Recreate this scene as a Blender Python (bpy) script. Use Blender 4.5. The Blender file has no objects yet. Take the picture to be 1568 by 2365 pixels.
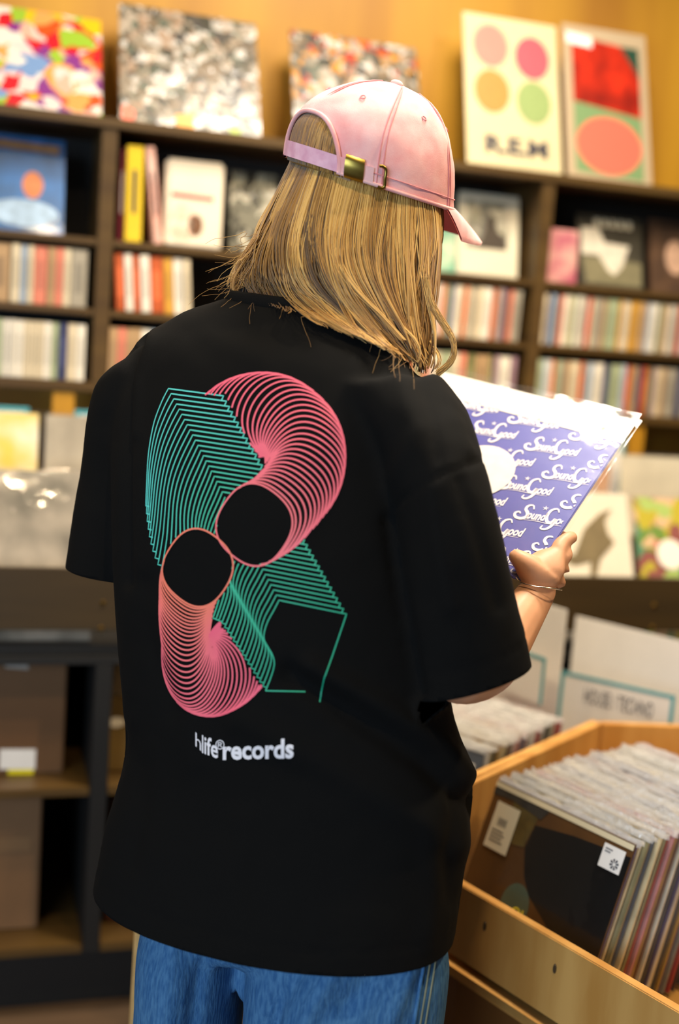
import bpy, bmesh, math, random
from math import sin, cos, radians, pi, sqrt, atan2
from mathutils import Vector, Matrix, noise
from mathutils.bvhtree import BVHTree

random.seed(7)
scn = bpy.context.scene
COL = scn.collection

# ------------------------------------------------------------------ camera
F_PX, CX, CY = 2750.0, 784.0, 1182.5
YAW, PITCH, ROLL, CAMH = radians(17.1), radians(8.2), radians(4.35), 1.40
FW = Vector((sin(YAW)*cos(PITCH), cos(YAW)*cos(PITCH), -sin(PITCH)))
R0 = Vector((cos(YAW), -sin(YAW), 0)); U0 = R0.cross(FW)
RT = cos(ROLL)*R0 + sin(ROLL)*U0
UP = -sin(ROLL)*R0 + cos(ROLL)*U0
EYE = Vector((0, 0, CAMH))
cam = bpy.data.cameras.new('camera')
cam.sensor_fit = 'VERTICAL'; cam.sensor_height = 36.0; cam.sensor_width = 36.0*1568/2365
cam.lens = 36.0*F_PX/2365
cam.clip_start = 0.05
camo = bpy.data.objects.new('camera', cam); COL.objects.link(camo)
camo.matrix_world = Matrix(((RT.x, UP.x, -FW.x, 0), (RT.y, UP.y, -FW.y, 0), (RT.z, UP.z, -FW.z, CAMH), (0, 0, 0, 1)))
cam.dof.use_dof = True
cam.dof.focus_distance = 1.51
cam.dof.aperture_fstop = 1.55
scn.camera = camo
vs = scn.view_settings
vs.view_transform = 'Standard'; vs.look = 'None'; vs.gamma = 1.0; vs.use_curve_mapping = False
vs.exposure = 0.0

def ray(x, y): return FW + RT*((x-CX)/F_PX) - UP*((y-CY)/F_PX)
def P(x, y, d): return EYE + ray(x, y)*d
def onY(x, y, Y): r = ray(x, y); return EYE + r*(Y/r.y)
def onZ(x, y, Z): r = ray(x, y); return EYE + r*((Z-CAMH)/r.z)
def pix(p):
    v = p-EYE; d = v.dot(FW)
    return CX+F_PX*v.dot(RT)/d, CY-F_PX*v.dot(UP)/d, d

# ------------------------------------------------------------------ world and lamps
w = bpy.data.worlds.new('world'); scn.world = w; w.use_nodes = True
bg = w.node_tree.nodes['Background']
bg.inputs[0].default_value = (1.0, 0.80, 0.58, 1); bg.inputs[1].default_value = 0.10

def lamp(name, loc, target, energy, color, radius=0.06, spot=None, blend=0.6):
    L = bpy.data.lights.new(name, 'SPOT' if spot else 'POINT')
    L.energy = energy; L.color = color; L.shadow_soft_size = radius
    if spot: L.spot_size = radians(spot); L.spot_blend = blend
    o = bpy.data.objects.new(name, L); COL.objects.link(o); o.location = loc
    d = Vector(target)-Vector(loc)
    o.rotation_euler = d.to_track_quat('-Z', 'Y').to_euler()
    return o
WARM = (1.0, 0.77, 0.48)
for loc, tgt, e in (((-0.5, 1.2, 2.95), (0.05, 2.7, 1.2), 46), ((0.55, 1.3, 3.0), (0.75, 2.7, 1.2), 42),
                    ((1.6, 1.2, 2.95), (1.45, 2.7, 1.2), 46), ((1.75, 1.0, 2.9), (0.95, 1.7, 0.85), 120),
                    ((0.25, 0.3, 2.95), (0.75, 1.5, 1.1), 60), ((-.9, 1.6, 2.95), (0.3, 1.5, 1.2), 42)):
    lamp('ceiling_spot', loc, tgt, e, WARM, 0.05, 75)
for x_ in (-.30, .12, .60, 1.45):                # unseen lamps added near the plywood wall to raise glints on the covers
    lamp('glint_lamp', (x_, 2.08, 2.95), (x_, 2.85, 1.2), 5, WARM, 0.035, 80)
def panel(name, loc, target, sx, sy, energy, color):
    A = bpy.data.lights.new(name, 'AREA'); A.shape = 'RECTANGLE'; A.size = sx; A.size_y = sy; A.energy = energy; A.color = color
    o = bpy.data.objects.new(name, A); COL.objects.link(o); o.location = loc
    o.rotation_euler = (Vector(target)-Vector(loc)).to_track_quat('-Z', 'Y').to_euler()
panel('ceiling_panel', (0.92, 1.80, 3.0), (0.92, 1.80, 0), .6, .6, 64, (1.0, .90, .76))
panel('shop_window', (-2.4, -1.6, 1.6), (0.6, 1.5, 1.1), 2.2, 1.8, 125, (0.62, 0.80, 1.0))

# ------------------------------------------------------------------ helpers
def mesh_obj(name, me, mat=None, parent=None, mw=None):
    o = bpy.data.objects.new(name, me); COL.objects.link(o)
    if mat is not None and not me.materials: me.materials.append(mat)
    if parent is not None: o.parent = parent
    if mw is not None: o.matrix_basis = mw
    return o
def bm_to(name, bm, mat=None, parent=None, mw=None, smooth=False):
    me = bpy.data.meshes.new(name); bm.normal_update(); bm.to_mesh(me); bm.free()
    if smooth:
        for p in me.polygons: p.use_smooth = True
    return mesh_obj(name, me, mat, parent, mw)
def tag(o, label, cat=None, group=None, kind=None):
    if label: o['label'] = label
    if cat: o['category'] = cat
    if group: o['group'] = group
    if kind: o['kind'] = kind
    return o
def empty(name, loc=(0, 0, 0)):
    o = bpy.data.objects.new(name, None); COL.objects.link(o); o.location = loc; o.empty_display_size = .05
    return o
def bbox_bm(sx, sy, sz, bevel=0.0, bm=None, off=(0, 0, 0)):
    """box from 0..s on each axis (corner origin unless off shifts it)"""
    new = bm is None
    if new: bm = bmesh.new()
    r = bmesh.ops.create_cube(bm, size=1.0)
    for v in r['verts']:
        v.co = Vector(((v.co.x+.5)*sx+off[0], (v.co.y+.5)*sy+off[1], (v.co.z+.5)*sz+off[2]))
    if bevel:
        es = list({e for v in r['verts'] for e in v.link_edges})
        bmesh.ops.bevel(bm, geom=es, offset=bevel, segments=2, affect='EDGES')
    return bm
def wbox(name, lo, hi, mat, parent=None, bevel=0.002):
    lo = Vector(lo); hi = Vector(hi)
    if parent is not None: 
        off = parent.location
    else: off = Vector((0, 0, 0))
    bm = bbox_bm(*(hi-lo), bevel=bevel)
    return bm_to(name, bm, mat, parent, Matrix.Translation(lo-off))
def frame(o, x, y, z):
    return Matrix(((x[0], y[0], z[0], o[0]), (x[1], y[1], z[1], o[1]), (x[2], y[2], z[2], o[2]), (0, 0, 0, 1)))

# ------------------------------------------------------------------ materials
MATS = {}
def mat(name, col, rough=0.6, var=0.0, scale=20.0, bump=0.0, metal=0.0, spec=0.5, stretch=None, coat=0.0, col2=None, bscale=None, detail=4):
    if name in MATS: return MATS[name]
    m = bpy.data.materials.new(name); m.use_nodes = True; MATS[name] = m
    nt = m.node_tree; b = nt.nodes['Principled BSDF']
    c = (*col, 1)
    b.inputs['Base Color'].default_value = c
    b.inputs['Roughness'].default_value = rough; b.inputs['Metallic'].default_value = metal
    b.inputs['Specular IOR Level'].default_value = spec
    b.inputs['Coat Weight'].default_value = coat; b.inputs['Coat Roughness'].default_value = 0.08
    if var or bump:
        tc = nt.nodes.new('ShaderNodeTexCoord'); mp = nt.nodes.new('ShaderNodeMapping')
        nt.links.new(tc.outputs['Object'], mp.inputs[0])
        if stretch: mp.inputs['Scale'].default_value = stretch
        n = nt.nodes.new('ShaderNodeTexNoise'); n.inputs['Scale'].default_value = scale; n.inputs['Detail'].default_value = detail
        nt.links.new(mp.outputs[0], n.inputs['Vector'])
        if var:
            mx = nt.nodes.new('ShaderNodeMix'); mx.data_type = 'RGBA'
            k = col2 if col2 else tuple(x*(1-var) for x in col)
            mr = nt.nodes.new('ShaderNodeMapRange'); mr.inputs[1].default_value = .35; mr.inputs[2].default_value = .65
            nt.links.new(n.outputs['Fac'], mr.inputs[0]); nt.links.new(mr.outputs[0], mx.inputs[0])
            mx.inputs[6].default_value = c; mx.inputs[7].default_value = (*k, 1)
            nt.links.new(mx.outputs[2], b.inputs['Base Color'])
        if bump:
            n2 = n
            if bscale:
                n2 = nt.nodes.new('ShaderNodeTexNoise'); n2.inputs['Scale'].default_value = bscale
                nt.links.new(mp.outputs[0], n2.inputs['Vector'])
            bp = nt.nodes.new('ShaderNodeBump'); bp.inputs['Strength'].default_value = bump; bp.inputs['Distance'].default_value = .01
            nt.links.new(n2.outputs['Fac'], bp.inputs['Height']); nt.links.new(bp.outputs[0], b.inputs['Normal'])
    return m
def hexc(h):
    h = h.lstrip('#'); v = [int(h[i:i+2], 16)/255 for i in (0, 2, 4)]
    return tuple(x/12.92 if x <= .04045 else ((x+.055)/1.055)**2.4 for x in v)
def collage(name, pal, scale, rough=.25, scale2=None, coat=.6):
    """printed cover: cells of flat colour out of a palette, a finer layer breaking them up"""
    if name in MATS: return MATS[name]
    m = bpy.data.materials.new(name); m.use_nodes = True; MATS[name] = m
    nt = m.node_tree; b = nt.nodes['Principled BSDF']
    tc = nt.nodes.new('ShaderNodeTexCoord')
    nz = nt.nodes.new('ShaderNodeTexNoise'); nz.inputs['Scale'].default_value = scale*.8
    nt.links.new(tc.outputs['Object'], nz.inputs['Vector'])
    va = nt.nodes.new('ShaderNodeVectorMath'); va.operation = 'MULTIPLY_ADD'
    nt.links.new(nz.outputs['Color'], va.inputs[0]); va.inputs[1].default_value = (1.2/scale,)*3
    nt.links.new(tc.outputs['Object'], va.inputs[2])
    outs = []
    for s in (scale, scale2 or scale*2.3):
        vo = nt.nodes.new('ShaderNodeTexVoronoi'); vo.inputs['Scale'].default_value = s
        nt.links.new(va.outputs[0], vo.inputs['Vector'])
        sp = nt.nodes.new('ShaderNodeSeparateColor'); nt.links.new(vo.outputs['Color'], sp.inputs[0])
        cr = nt.nodes.new('ShaderNodeValToRGB'); cr.color_ramp.interpolation = 'CONSTANT'
        el = cr.color_ramp.elements
        while len(el) < len(pal): el.new(.5)
        for i, c in enumerate(pal):
            el[i].position = i/len(pal); el[i].color = (*c, 1)
        nt.links.new(sp.outputs[0], cr.inputs[0]); outs.append((cr, sp))
    mx = nt.nodes.new('ShaderNodeMix'); mx.data_type = 'RGBA'
    gt = nt.nodes.new('ShaderNodeMath'); gt.operation = 'GREATER_THAN'; gt.inputs[1].default_value = .55
    nt.links.new(outs[1][1].outputs[1], gt.inputs[0]); nt.links.new(gt.outputs[0], mx.inputs[0])
    nt.links.new(outs[0][0].outputs[0], mx.inputs[6]); nt.links.new(outs[1][0].outputs[0], mx.inputs[7])
    nt.links.new(mx.outputs[2], b.inputs['Base Color'])
    b.inputs['Roughness'].default_value = rough; b.inputs['Coat Weight'].default_value = coat; b.inputs['Coat Roughness'].default_value = .06
    bp = nt.nodes.new('ShaderNodeBump'); bp.inputs['Strength'].default_value = .7; bp.inputs['Distance'].default_value = .01
    n3 = nt.nodes.new('ShaderNodeTexNoise'); n3.inputs['Scale'].default_value = 20; nt.links.new(tc.outputs['Object'], n3.inputs['Vector'])
    nt.links.new(n3.outputs['Fac'], bp.inputs['Height'])
    nt.links.new(bp.outputs[0], b.inputs['Coat Normal'])
    return m
def plastic(name, fac=.16, rough=.12, bump=.6, bscale=16, tint=(1, 1, 1), haze=.05):
    if name in MATS: return MATS[name]
    m = bpy.data.materials.new(name); m.use_nodes = True; MATS[name] = m
    nt = m.node_tree; nt.nodes.remove(nt.nodes['Principled BSDF']); out = nt.nodes['Material Output']
    tr = nt.nodes.new('ShaderNodeBsdfTransparent'); gl = nt.nodes.new('ShaderNodeBsdfGlossy'); df = nt.nodes.new('ShaderNodeBsdfDiffuse')
    gl.inputs['Roughness'].default_value = rough; gl.inputs[0].default_value = (*tint, 1); df.inputs[0].default_value = (.9, .9, .9, 1)
    tc = nt.nodes.new('ShaderNodeTexCoord'); n = nt.nodes.new('ShaderNodeTexNoise'); n.inputs['Scale'].default_value = bscale; n.inputs['Detail'].default_value = 3
    nt.links.new(tc.outputs['Object'], n.inputs['Vector'])
    bp = nt.nodes.new('ShaderNodeBump'); bp.inputs['Strength'].default_value = bump; bp.inputs['Distance'].default_value = .01
    nt.links.new(n.outputs['Fac'], bp.inputs['Height']); nt.links.new(bp.outputs[0], gl.inputs['Normal'])
    lw = nt.nodes.new('ShaderNodeLayerWeight'); lw.inputs[0].default_value = .35; nt.links.new(bp.outputs[0], lw.inputs['Normal'])
    mr = nt.nodes.new('ShaderNodeMapRange'); mr.inputs[3].default_value = fac; mr.inputs[4].default_value = min(1, fac*4)
    nt.links.new(lw.outputs['Facing'], mr.inputs[0])
    m1 = nt.nodes.new('ShaderNodeMixShader'); m1.inputs[0].default_value = haze
    nt.links.new(tr.outputs[0], m1.inputs[1]); nt.links.new(df.outputs[0], m1.inputs[2])
    m2 = nt.nodes.new('ShaderNodeMixShader'); nt.links.new(mr.outputs[0], m2.inputs[0])
    nt.links.new(m1.outputs[0], m2.inputs[1]); nt.links.new(gl.outputs[0], m2.inputs[2]); nt.links.new(m2.outputs[0], out.inputs[0])
    return m

M_PLY = mat('plywood_wall', hexc('#bc8a1e'), .5, .4, 3.0, .05, stretch=(1, 1, .16), col2=hexc('#946010'))
M_BIN = mat('birch_ply', hexc('#d3a15a'), .45, .25, 6.0, .04, stretch=(3, 3, .5), col2=hexc('#bd8640'))
M_BINEDGE = mat('birch_edge', hexc('#e2b878'), .5, .2, 30, .05)
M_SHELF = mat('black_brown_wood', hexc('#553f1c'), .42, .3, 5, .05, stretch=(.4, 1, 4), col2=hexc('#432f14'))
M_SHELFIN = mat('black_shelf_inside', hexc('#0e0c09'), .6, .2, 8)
M_FLOOR = mat('dark_floor', hexc('#5a4633'), .5, .35, 9, .05, stretch=(.3, 3, 1))
M_BRASS = mat('brass', hexc('#b08a3a'), .3, metal=1.0)
M_PLASTIC = plastic('clear_sleeve', .05, .10, .35, 14, haze=.02)
M_CRINKLE = plastic('crinkled_sleeve', .22, .3, .8, 60, haze=.5)
M_WHITE = mat('white_card', hexc('#e8e4de'), .6, .06, 12)
M_TEAL = mat('teal_print', hexc('#3fa0ac'), .5)
M_INK = mat('dark_ink', hexc('#2b2833'), .6)

# ------------------------------------------------------------------ the setting
def structure(o): o['kind'] = 'structure'; return o
structure(wbox('floor', (-3, -2.5, -.05), (4, 3.04, 0), M_FLOOR, bevel=0))
structure(wbox('wall_back', (-3, 2.94, 0), (4, 3.04, 3.3), M_PLY, bevel=0))

# ------------------------------------------------------------------ wall bookcase
SY, SBACK = 2.6925, 2.93
Z_TOP, Z_TOPB, Z_MID, Z_CD1, Z_CD2 = 1.834, 1.8125, 1.579, 1.427, 1.2665
bc = empty('wall_bookcase', (0.7, SY, Z_CD2-.02))
tag(bc, 'dark brown wall bookcase holding compact discs and face-out covers', 'bookcase')
X0, X1 = -1.7, 3.1
wbox('top_board', (X0, SY-.006, Z_TOPB), (X1, SBACK, Z_TOP), M_SHELF, bc)
for zz in (Z_MID, Z_CD1):
    for a, b in ((X0, .232), (.266, 1.2765), (1.3105, 2.26)):
        wbox('shelf', (a, SY+.004, zz-.016), (b, SBACK-.01, zz), M_SHELF, bc)
wbox('bottom_board', (X0, SY, Z_CD2-.022), (X1, SBACK, Z_CD2), M_SHELF, bc)
for xx in (-.80, .249, 1.2935, 2.278):
    wbox('upright', (xx-.017, SY, Z_CD2), (xx+.017, SBACK-.006, Z_TOPB), M_SHELF, bc)
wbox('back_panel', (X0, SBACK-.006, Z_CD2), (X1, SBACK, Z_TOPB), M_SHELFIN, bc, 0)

# ------------------------------------------------------------------ display counter under the bookcase
CYF = 2.283
ct = empty('display_counter', (0.7, CYF, 0))
tag(ct, 'long dark wood counter with record trough above and open cubbies below', 'counter')
Z_FT, Z_FB = .929, .808
wbox('front_panel', (X0, CYF, Z_FB), (X1, CYF+.018, Z_FT), mat('panel_wood', hexc('#3c2d14'), .5, .25, 5, .05, stretch=(.4, 1, 4)), ct)
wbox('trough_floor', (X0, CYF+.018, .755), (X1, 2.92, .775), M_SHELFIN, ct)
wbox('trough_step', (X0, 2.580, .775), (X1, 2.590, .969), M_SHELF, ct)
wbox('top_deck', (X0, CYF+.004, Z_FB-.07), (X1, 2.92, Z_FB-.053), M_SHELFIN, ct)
for a, b in ((X0, .231), (.265, 1.443), (1.477, X1)):
    wbox('cubby_shelf', (a, CYF+.004, .469), (b, 2.90, .487), M_SHELF, ct)
    wbox('cubby_floor', (a, CYF+.004, .135), (b, 2.90, .153), M_SHELF, ct)
for xx in (-1.0, .248, 1.46):
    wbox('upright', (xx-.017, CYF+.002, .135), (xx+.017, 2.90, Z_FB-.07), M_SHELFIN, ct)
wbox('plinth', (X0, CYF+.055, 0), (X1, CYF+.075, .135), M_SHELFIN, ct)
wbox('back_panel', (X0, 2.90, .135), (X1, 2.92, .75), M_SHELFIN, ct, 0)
for px, py in ((238, 1393), (233, 1452), (1511, 1398), (1507, 1450)):
    p = onY(px, py, CYF)
    bm = bmesh.new(); bmesh.ops.create_cone(bm, cap_ends=True, segments=12, radius1=.0055, radius2=.004, depth=.003)
    bm_to('screw', bm, M_BRASS, ct, Matrix.Translation(p-ct.location+Vector((0, -.001, 0))) @ Matrix.Rotation(pi/2, 4, 'X'))
# plywood posts that part the record troughs
for a, b in ((1.59, 1.632), (.151, .199)):
    wbox('plywood_post', (a, 2.70, .969), (b, 2.73, Z_CD2-.024), M_PLY, ct)

# ------------------------------------------------------------------ covers, books and boxes on the shelves
def text_bm(s, size, bold=0.0, shear=0.0, spacing=1.0):
    cu = bpy.data.curves.new('t', 'FONT'); cu.body = s; cu.size = size; cu.offset = bold; cu.shear = shear; cu.space_character = spacing
    cu.align_x = 'LEFT'; cu.resolution_u = 3
    o = bpy.data.objects.new('t', cu); COL.objects.link(o)
    dg = bpy.context.evaluated_depsgraph_get(); me = bpy.data.meshes.new_from_object(o.evaluated_get(dg))
    bm = bmesh.new(); bm.from_mesh(me)
    bpy.data.objects.remove(o); bpy.data.curves.remove(cu); bpy.data.meshes.remove(me)
    return bm
def text_on(name, s, mtx, parent, m, cx, cz, width=None, height=None, bold=0.0, shear=0.0, y=-.0012, narrow=1.0):
    """lettering in the x/z plane of a card whose front faces local -y, centred on cx, cz"""
    bm = text_bm(s, 1.0, bold, shear)
    xs = [v.co.x for v in bm.verts]; zs = [v.co.y for v in bm.verts]
    wx, wz = max(xs)-min(xs), max(zs)-min(zs)
    if width and height: kx, kz = width/wx, height/wz
    elif width: kx = width/wx; kz = kx
    else: kz = height/wz; kx = kz*narrow
    mx, mz = (max(xs)+min(xs))/2, (max(zs)+min(zs))/2
    for v in bm.verts: v.co = Vector(((v.co.x-mx)*kx+cx, y, (v.co.y-mz)*kz+cz))
    return bm_to(name, bm, m, parent, mtx)
def disc_on(name, parent, m, cx, cz, rx, rz, y=-.001, n=32, mtx=None):
    bm = bmesh.new(); vs_ = [bm.verts.new((cx+rx*cos(2*pi*i/n), y, cz+rz*sin(2*pi*i/n))) for i in range(n)]
    bm.faces.new(vs_)
    return bm_to(name, bm, m, parent, mtx)
def patch_on(name, parent, m, pts, y=-.001, mtx=None):
    bm = bmesh.new(); bm.faces.new([bm.verts.new((x, y, z)) for x, z in pts])
    return bm_to(name, bm, m, parent, mtx)

def leaning(name, bl, br, topL, zshelf, y0, y1, thick, m, label, cat, group=None, bevel=.0015):
    """upright flat thing: bottom pixels bl, br stand at depth y0, top pixel topL gives the height on a plane leaning back to y1.
    Returns root, width, height; local frame x along the wall, z up the cover, front faces -y."""
    a = onY(*bl, y0); b = onY(*br, y0); t = onY(*topL, y1)
    wd = b.x-a.x; up = Vector((0, y1-y0, t.z-zshelf)); h = up.length; up.normalize()
    x = Vector((1, 0, 0)); y = up.cross(x)
    o = bm_to(name, bbox_bm(wd, thick, h, bevel), m, None, frame((a.x, y0, zshelf), x, y, up))
    tag(o, label, cat, group)
    return o, wd, h

PALA = [hexc(c) for c in ('#e8b7a0', '#f2e9dc', '#f0c21a', '#e8561e', '#8b3a8c', '#d4202c', '#9fc43a', '#f3d9d2', '#7d9fd0', '#f2a65a')]
PALB = [hexc(c) for c in ('#6d6453', '#a89a86', '#d8d0c4', '#4d4a3c', '#c5b6a2', '#8d7a62', '#efe9df', '#6f7565', '#b89a80', '#55504a')]
PALC = PALB + [hexc('#e39a2a'), hexc('#c8482c')]
PALA, PALB, PALC = ([tuple(q*k_ for q in c) for c in p_] for p_, k_ in ((PALA, .72), (PALB, .62), (PALC, .62)))
C_A = collage('party_collage', PALA, 15, scale2=30); C_B = collage('crowd_collage', PALB, 38, scale2=70); C_C = collage('street_collage', PALC, 36, scale2=70)
k, wd, h = leaning('picture_cover', (-40, 238), (236, 266), (2, 12), Z_TOP, 2.725, 2.865, .006, C_A,
        'bright multicoloured collage cover leaning on the plywood wall', 'record cover')
k, wd, h = leaning('picture_cover', (277, 271), (604, 309), (290, 8), Z_TOP, 2.725, 2.865, .006, C_B,
        'grey brown crowd collage cover with a red corner, between two other collages', 'record cover')
patch_on('corner_print', k, mat('coral_print', hexc('#dd6a50'), .4), [(.004, .004), (.03, .004), (.034, .03), (.006, .045)])
patch_on('orange_print', k, mat('orange_print', hexc('#e59a2c'), .4), [(.125, .004), (.165, .004), (.163, .04), (.122, .036)])
patch_on('green_print', k, mat('lime_print', hexc('#97b030'), .4), [(.245, .004), (.27, .004), (.267, .03), (.243, .026)])
k, wd, h = leaning('picture_cover', (684, 322), (985, 355), (678, 68), Z_TOP, 2.725, 2.865, .006, C_C,
        'brown street collage cover standing behind the pink cap', 'record cover')
M_CREAM = mat('cream_card', hexc('#c9b98f'), .5, .06, 10)
k, wd, h = leaning('poster_card', (1080, 376), (1300, 401), (1062, 24), Z_TOP, 2.725, 2.843, .006, M_CREAM,
        'cream poster card with four coloured discs above dark initials', 'poster')
for nm, c, cx, cz in (('tan_disc', '#a5786a', .28, .80), ('pink_disc', '#bf4a56', .72, .755), ('orange_disc', '#d67c30', .28, .50), ('green_disc', '#86995a', .72, .46)):
    disc_on(nm, k, mat(nm, hexc(c), .5, .12, 90), cx*wd, cz*h, .185*wd, .140*h)
text_on('initials', 'R.E.M', Matrix(), k, M_INK, .52*wd, .155*h, width=.66*wd, height=.115*h, bold=.04)
k, wd, h = leaning('poster_card', (1312, 404), (1508, 427), (1300, 52), Z_TOP, 2.725, 2.843, .006, mat('pale_frame', hexc('#ab9678'), .4, coat=.5),
        'red and green print in a pale border leaning by the plywood wall', 'poster')
patch_on('red_print', k, mat('red_print', hexc('#c42a10'), .3, .25, 12, coat=.5, col2=hexc('#7d1408')), [(.10*wd, .50*h), (.9*wd, .44*h), (.9*wd, .7*h), (.68*wd, .9*h), (.10*wd, .93*h)])
patch_on('green_corner', k, mat('dark_green_print', hexc('#1d4030'), .35, coat=.5), [(.9*wd, .7*h), (.9*wd, .9*h), (.68*wd, .9*h)], y=-.0012)
patch_on('green_band', k, mat('grey_green_print', hexc('#6f8a5c'), .35, coat=.5), [(.10*wd, .05*h), (.9*wd, .03*h), (.9*wd, .44*h), (.10*wd, .50*h)], y=-.0008)
disc_on('coral_disc', k, mat('coral_disc', hexc('#dd6653'), .25, coat=.6), .50*wd, .235*h, .385*wd, .185*h, y=-.0012)
patch_on('price_label', k, M_WHITE, [(.04*wd, .875*h), (.34*wd, .86*h), (.34*wd, .93*h), (.04*wd, .945*h)], y=-.0015)

# middle compartments
Z = Z_MID
k, wd, h = leaning('picture_book', (-60, 525), (146, 537), (0, 308), Z, 2.73, 2.778, .02, mat('blue_cover', hexc('#2f6aa8'), .35, .3, 14, coat=.3, col2=hexc('#27517a')),
        'blue picture book standing face out beside the dark upright', 'book')
disc_on('orange_print', k, mat('orange_blot', hexc('#d97e4a'), .4, .3, 40), .78*wd*.82, .50*h, .022, .03)
disc_on('pale_print', k, mat('pale_blot', hexc('#a9c4dd'), .4, .4, 40), .66*wd*.82, .20*h, .075, .03)
patch_on('title_band', k, mat('copper_print', hexc('#9a7048'), .4, .3, 60), [(.02, .86*h), (.93*wd, .84*h), (.93*wd, .93*h), (.02, .95*h)])
def spine(px0, px1, top, bot, zshelf, m, label, lean=0.0, depth=.14, cat='book', y0=2.709, group=None):
    a = onY(px0, bot, y0); b = onY(px1, bot, y0); t = onY((px0+px1)/2, top, y0)
    h = t.z-zshelf; wd = b.x-a.x
    bm = bbox_bm(wd, depth, h/cos(lean), .0015)
    # rounded spine: push the middle of the front face out
    o = bm_to('book', bm, m, None, Matrix.Translation((a.x, y0, zshelf)) @ Matrix.Rotation(lean, 4, 'Y'))
    patch_on('spine_title', o, M_INK if sum(m.node_tree.nodes['Principled BSDF'].inputs['Base Color'].default_value[:3]) > .9 else M_WHITE,
             [(.35*wd, .3*h), (.62*wd, .3*h), (.62*wd, .75*h), (.35*wd, .75*h)], y=-.0006)
    return tag(o, label, cat, group)
spine(288, 326, 336, 556, Z, mat('yellow_cover', hexc('#e3c02c'), .35, .1, 20, coat=.3), 'yellow book spine beside the dark upright', lean=-radians(1))
spine(272, 282, 340, 553, Z, mat('crimson_cover', hexc('#7c1a2c'), .45), 'thin crimson book squeezed behind the yellow book', y0=2.725)
spine(356, 376, 342, 562, Z, mat('pale_pink_cover', hexc('#e0b9a8'), .4, .25, 9, col2=hexc('#d08a74')), 'pale pink book leaning against the yellow book', lean=-radians(8), y0=2.711)
k, wd, h = leaning('boxed_set', (377, 571), (510, 580), (366, 360), Z, 2.72, 2.73, .05, mat('ivory_cover', hexc('#e6d8bf'), .4, .08, 10),
        'ivory boxed set with a red line and brown figure, face out', 'box', bevel=.006)
patch_on('red_title', k, mat('red_line', hexc('#c8574a'), .5), [(.10*wd, .565*h), (.82*wd, .55*h), (.82*wd, .60*h), (.10*wd, .615*h)])
disc_on('figure_print', k, mat('brown_figure', hexc('#7d4f2c'), .5, .4, 60), .53*wd, .26*h, .017, .024)
disc_on('blush_print', k, mat('blush', hexc('#e3a98d'), .5, .4, 50, col2=hexc('#e6d8bf')), .30*wd, .27*h, .03, .04)
k, wd, h = leaning('picture_book', (530, 580), (640, 590), (528, 392), Z, 2.735, 2.778, .012, collage('mono_cover', [hexc(c) for c in ('#4a4638', '#8d8873', '#b8b09a', '#2c2a22', '#6b6757')], 22),
        'grey monochrome picture book behind the long hair', 'book')
k, wd, h = leaning('picture_book', (1056, 634), (1196, 645), (1068, 440), Z, 2.746, 2.778, .014, mat('bone_cover', hexc('#d3cab0'), .45, .06, 9),
        'off-white framed portrait book beside the cap visor', 'book', bevel=.004)
patch_on('portrait_print', k, collage('portrait', [hexc(c) for c in ('#a89f86', '#8e8a74', '#b9b19b', '#7c776a')], 20, coat=.2), [(.12*wd, .34*h), (.80*wd, .34*h), (.80*wd, .9*h), (.12*wd, .9*h)])
patch_on('sitter_print', k, mat('sitter', hexc('#43382c'), .5, .3, 40), [(.3*wd, .34*h), (.80*wd, .34*h), (.76*wd, .48*h), (.62*wd, .56*h), (.58*wd, .72*h), (.46*wd, .72*h), (.42*wd, .52*h)], y=-.0014)
k, wd, h = leaning('picture_book', (988, 622), (1052, 632), (1000, 500), Z, 2.757, 2.778, .014, mat('mint_cover', hexc('#b7c2a4'), .45, .7, 26, col2=hexc('#6aa083')),
        'mint green book next to the portrait book', 'book')
k, wd, h = leaning('picture_book', (1262, 650), (1330, 660), (1270, 526), Z, 2.725, 2.735, .05, mat('rose_cover', hexc('#d7a596'), .4, .5, 24, col2=hexc('#b0586a'), coat=.3),
        'small rose pink boxed book next to the dark upright', 'book', bevel=.003)
k, wd, h = leaning('picture_book', (1338, 658), (1488, 668), (1352, 492), Z, 2.735, 2.784, .016, mat('charcoal_cover', hexc('#3d382c'), .4, .25, 18, coat=.3),
        'charcoal picture book with white title and pale figure', 'book')
patch_on('grey_print', k, mat('khaki_print', hexc('#7d7557'), .45, .2, 30), [(.02, .01), (.96*wd, .01), (.96*wd, .38*h), (.04*wd, .42*h)], y=-.0009)
patch_on('figure_print', k, mat('pale_figure', hexc('#dcd2bc'), .45, .2, 30), [(.04*wd, .44*h), (.30*wd, .44*h), (.44*wd, .24*h), (.54*wd, .18*h), (.66*wd, .30*h), (.78*wd, .60*h), (.40*wd, .62*h), (.30*wd, .82*h), (.04*wd, .80*h)], y=-.0014)
bm = bmesh.new()                                 # blurred title: a row of broad pale strokes
for i in range(5):
    xa = (.24+.125*i)*wd
    bm.faces.new([bm.verts.new((x_, -.002, z_)) for x_, z_ in ((xa, .83*h), (xa+.085*wd, .83*h), (xa+.085*wd, .94*h), (xa, .94*h))])
bm_to('title', bm, mat('title_white', hexc('#cfc6ac'), .5), k)
k, wd, h = leaning('picture_book', (1505, 672), (1640, 682), (1515, 506), Z, 2.735, 2.784, .016, mat('umber_cover', hexc('#5e4430'), .4, .35, 14, coat=.3, col2=hexc('#3c2b20')),
        'brown portrait book standing at the end of the shelf', 'book')
disc_on('face_print', k, mat('face_print', hexc('#c69f83'), .45, .25, 30), .42*wd, .50*h, .03, .045)

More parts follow.
